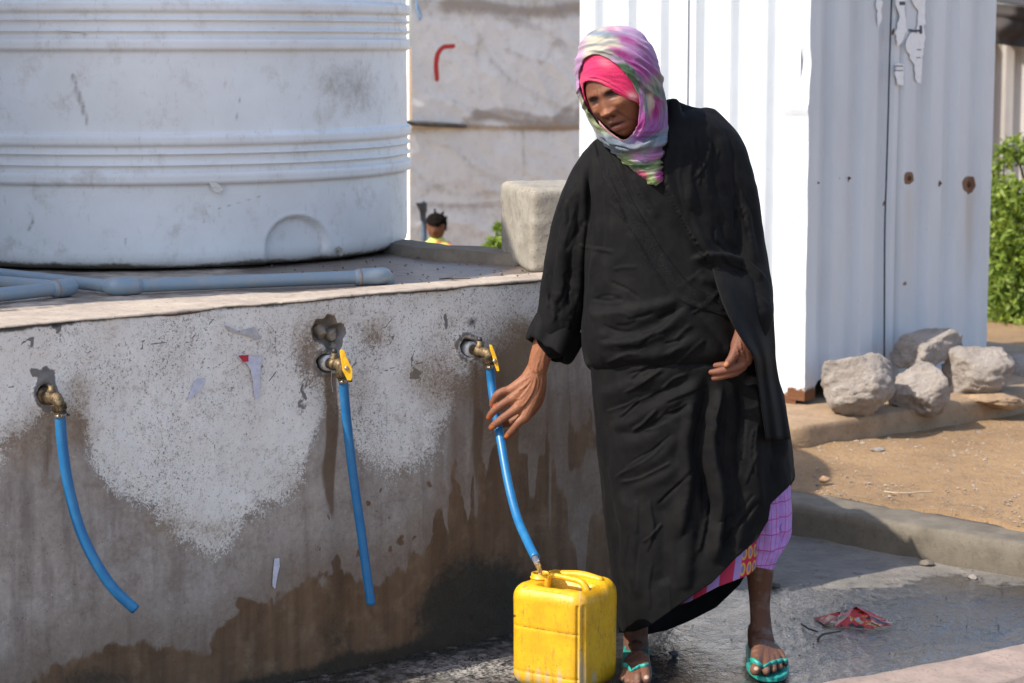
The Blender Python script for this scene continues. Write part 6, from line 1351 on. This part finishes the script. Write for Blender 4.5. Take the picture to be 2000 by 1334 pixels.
m_ = np.abs(dv).max(1)[:, None]; dl = np.linalg.norm(dv, axis=1)[:, None]; nn = dv / np.maximum(dl, 1e-9); q = inn + nn * np.where(dl > 0, rb, 0) * (m_ > 0)
# un-rounded points where dv==0 stay; build surface offset fields
u_, w_, z_ = q[:, 0] / hx3[0], q[:, 1] / hx3[1], q[:, 2] + hx3[2]      # u: +1 far left, w: +1 back
frontf = nn[:, 1] < -.7; sidef = nn[:, 0] < -.7; topf = nn[:, 2] > .7
dd = np.zeros(len(q))
dd += .0035 * np.cos(u_ * 1.3) * frontf - .0012 * frontf
groove = lambda z0, s_: np.exp(-((z_ - z0) / .0022) ** 2)
dd -= .0022 * groove(JH - .098, 1) * frontf * (np.abs(u_) < .9); dd -= .0022 * groove(JH - .205, 1) * (frontf) * (np.abs(u_) < .9)
dd += -.0028 * np.exp(-((q[:, 0] + hx3[0] - .004) / .003) ** 2) * 0
dd -= .004 * np.exp(-((u_ + .86) / .022) ** 2) * frontf * (z_ < JH - .03); dd -= .004 * np.exp(-((w_ + .80) / .035) ** 2) * sidef * (z_ < JH - .03); dd += .003 * np.exp(-((u_ + .95) / .04) ** 2) * frontf * (z_ < JH - .03)
dd += .0022 * fbm(q * 11, 3, 44)
q = q + nn * dd[:, None]
# top: trough for the handle, raised back ridge
tz = np.zeros(len(q)); tz += .008 * sst(.12, .42, w_) * sst(1.0, .72, w_) * sst(.98, .80, np.abs(u_ + .12)) * (z_ > JH - .03)
tz -= .016 * sst(.46, .30, np.abs(w_ + .30)) * sst(.62, .48, np.abs(u_ + .18)) * (z_ > JH - .03)
q[:, 2] += tz
# local frame: x axis = towards the near corner is -ex ; near corner at u=-1,w=-1
world_ = JC[None] * np.array([1, 1, 0]) + (q[:, 0] + hx3[0])[:, None] * ex + (q[:, 1] + hx3[1])[:, None] * ey + (q[:, 2] + hx3[2])[:, None] * np.array([0, 0, 1])
world_[:, 2] = q[:, 2] + hx3[2] + .0
setco(me, world_); px, py = proj(world_); Am = np.zeros((len(q), 3))
Am[:, 0] = .42 * np.exp(-((px - 1140) / 6) ** 2) * (py > 1160) + .55 * np.exp(-((px - 1132) / 3) ** 2) + .35 * sst(1240, 1330, py) + .25 * blob(px, py, 1160, 1180, 18, 30) + .3 * blob(px, py, 1110, 1150, 40, 8)
for k_, x0 in enumerate([1012, 1030, 1052, 1068, 1092, 1160]): Am[:, 0] += .5 * np.exp(-((px - x0) / 5) ** 2) * sst(1290, 1325, py)
Am[:, 1] = .75 * groove(JH - .098, 1) * frontf + .65 * groove(JH - .205, 1) * frontf + .9 * blob(px, py, 1004, 1203, 6, 4) + .4 * blob(px, py, 1080, 1130, 10, 8) + .5 * np.exp(-((px - 1208 + (1334 - py) * .12) / 4) ** 2) * sst(1270, 1310, py) + .4 * sst(.03, .0, world_[:, 2]) + .25 * blob(px, py, 1015, 1135, 14, 5)
setcol(me, 'A', np.clip(Am, 0, 1)); link('can_body', me, M_can, can)
def jp(u, w, z): return np.array([JC[0], JC[1], 0]) + (u + 1) / 2 * JW * ex + (w + 1) / 2 * JD * ey + np.array([0, 0, z])
nk = jp(.60, -.12, JH - .006)
NKR = .0235
o = mesh_obj('neck', *lathe([(NKR + .004, -.004), (NKR + .002, .003), (NKR, .004), (NKR, .008), (NKR + .0025, .009), (NKR + .0025, .0115), (NKR, .0125), (NKR, .0195), (NKR - .001, .021), (NKR - .004, .021), (NKR - .0045, .016), (NKR - .0045, -.01)], nk, (0, 0, 1), 40, False), M_can, can)
mesh_obj('neck_inside', *lathe([(NKR - .004, .0), (NKR - .0045, .001), (.0005, .001)], nk, (0, 0, 1), 30, True), simple('inside_dark', (.16, .08, .005), (.1, .05, .004), 30, .5), can)
hz0 = JH + .004
mesh_obj('handle', *tube([jp(.34, -.30, JH - .014), jp(.28, -.30, hz0 + .006), jp(.16, -.30, hz0 + .013), jp(-.25, -.30, hz0 + .012), jp(-.60, -.30, hz0 + .008), jp(-.74, -.30, JH - .002), jp(-.78, -.3, JH - .014)], [.0085, .0075, .0065, .0065, .0075, .009, .010], 16, 40), M_can, can)
if_ = mesh_obj('top_lug', *tube([jp(.30, .42, JH + .006), jp(-.2, .46, JH + .009), jp(-.72, .42, JH + .006)], [.010, .011, .009], 12, 14), M_can, can)

# falling water
he = H3[-1]; M_water = NT('running_water'); M_water = M_water.out((1, 1, 1), .02, M_water.bump(M_water.noise(120, 3, .6, M_water.map((1, 1, .3))), .5, .004), Transmission_Weight=.9, IOR=1.33)
nkc = nk + np.array([0, 0, .005]); P_ = [he, he * .55 + nkc * .45 + np.array([.000, 0, .004]), nkc]
pts = crom(np.array([he + np.array([-.001, .0, .001]), he + np.array([.004, -.003, -.012]), np.array([.55 * he[0] + .45 * nkc[0] + .003, .5 * he[1] + .5 * nkc[1], .5 * he[2] + .5 * nkc[2]]), nkc]), 40)
v, f = tube(pts, np.interp(np.linspace(0, 1, 40), [0, .3, .6, 1], [.0075, .0070, .0055, .0050]), 18, None, True); v = v + (.0016 * fbm(v * np.array([130, 130, 45]), 3, 4))[:, None] * np.array([1, 1, 0])
tag(mesh_obj('water_stream', v, f, M_water), 'short stream of clear water falling from the hose into the jerrycan', 'water')

# ================================================================ CHILD BEHIND THE SLAB
child = thing('person', 'small child with dark hair and a yellow-green shirt sitting behind the slab beside the tarpaulin', 'person')
CY = 11.9; cbm = MB(); hc_ = at(852, 443, CY); K = CY / F
cv, cf = lathe([(.2, -1), (.55, -.92), (.80, -.6), (.95, -.2), (1, .15), (.95, .5), (.72, .82), (.3, .98), (.02, 1)], (0, 0, 0), (0, 0, 1), 40); 
cv = cv * np.array([19 * K, 20 * K, 25 * K]); xx, zz = cv[:, 0] / K, cv[:, 2] / K; fr_ = cv[:, 1] < 0
cv[:, 1] -= K * fr_ * (3.5 * G(xx, zz, 0, -5, 3, 3) + 2 * G(xx, zz, 0, -13, 5, 3) - 2 * G(np.abs(xx), zz, 7, 1, 4, 3) + 1.5 * G(np.abs(xx), zz, 11, -7, 4, 4))
cv = cv @ rotm(R(14), R(-12), R(4)).T + hc_; cbm.add(cv, cf)
px_tube(cbm, [(852, 460, CY, 8), (853, 475, CY + .01, 10)], 6); px_tube(cbm, [(853, 478, CY + .02, 16), (853, 520, CY + .02, 24), (853, 570, CY + .02, 26)], 10)
for s_ in (-1, 1):
    px_tube(cbm, [(853 + s_ * 20, 480, CY, 9), (853 + s_ * 32, 510, CY - .02, 8), (853 + s_ * 16, 535, CY - .12, 7)], 10); px_tube(cbm, [(853 + s_ * 10, 570, CY, 14), (853 + s_ * 22, 574, CY - .2, 11), (853 + s_ * 12, 580, CY - .34, 8)], 10)
cm = remesh(cbm, .006, 3); v = coords(cm); px, py = proj(v); cc_ = np.tile(np.array([.14, .055, .03]), (len(v), 1))
for ex_, ey_, r_ in [(845, 442, 2.6), (859, 442, 2.6)]: cc_ = cc_ * (1 - .7 * blob(px, py, ex_, ey_, r_ * 1.5, r_)[:, None])
cc_ = cc_ * (1 - .4 * blob(px, py, 851, 456, 4, 1.5)[:, None]); setcol(cm, 'Col', cc_); link('body', cm, M_skin, child)
hb = MB(); hv, hf_ = lathe([(1.02, -.25), (1.09, .0), (1.10, .3), (1.0, .62), (.74, .9), (.3, 1.07), (.02, 1.1)], (0, 0, 0), (0, 0, 1), 40); hv = hv * np.array([19.5 * K, 20.5 * K, 26 * K]); hv[:, 2] += np.where(hv[:, 1] < 0, 8 * K * np.clip(-hv[:, 1] / (20 * K), 0, 1) * (hv[:, 2] < 12 * K), 0)
hv = np.where(((hv[:, 1] < -3 * K) & (hv[:, 2] < 15 * K))[:, None], hv * .86, hv)
hv = hv * (1 + .05 * fbm(hv * 60, 3, 9))[:, None] @ rotm(R(14), R(-12), R(4)).T + hc_; hb.add(hv, hf_)
for a, b, c, d in [((851, 420), (849, 409), 3.2, 0), ((868, 432), (872, 424), 3.5, 0), ((838, 432), (834, 428), 3.2, 0), ((862, 420), (866, 414), 3, 0)]: px_tube(hb, [(*a, CY, c), (*b, CY, c * .6)], 5, 8)
hb.build('hair', simple('dark_hair', (.006, .005, .004), (.012, .009, .008), 60, 1.0, .9, Specular_IOR_Level=.05), child)
sb = MB(); px_tube(sb, [(853, 474, CY + .015, 17), (853, 492, CY + .02, 24), (853, 520, CY + .02, 28), (853, 566, CY + .02, 30)], 14, 24)
for s_ in (-1, 1): px_tube(sb, [(853 + s_ * 12, 478, CY, 11), (853 + s_ * 24, 488, CY - .01, 11), (853 + s_ * 30, 502, CY - .02, 11)], 8)
sm = remesh(sb, .007, 3); v = coords(sm); px, py = proj(v); cc_ = np.tile(np.array([.50, .60, .12]), (len(v), 1)); rd = (blob(px, py, 882, 476, 10, 5) + blob(px, py, 858, 473, 8, 3))[:, None].clip(0, 1); cc_ = cc_ * (1 - rd) + np.array([.6, .05, .05]) * rd; setcol(sm, 'Col', cc_)
link('shirt', sm, M_scarf, child)
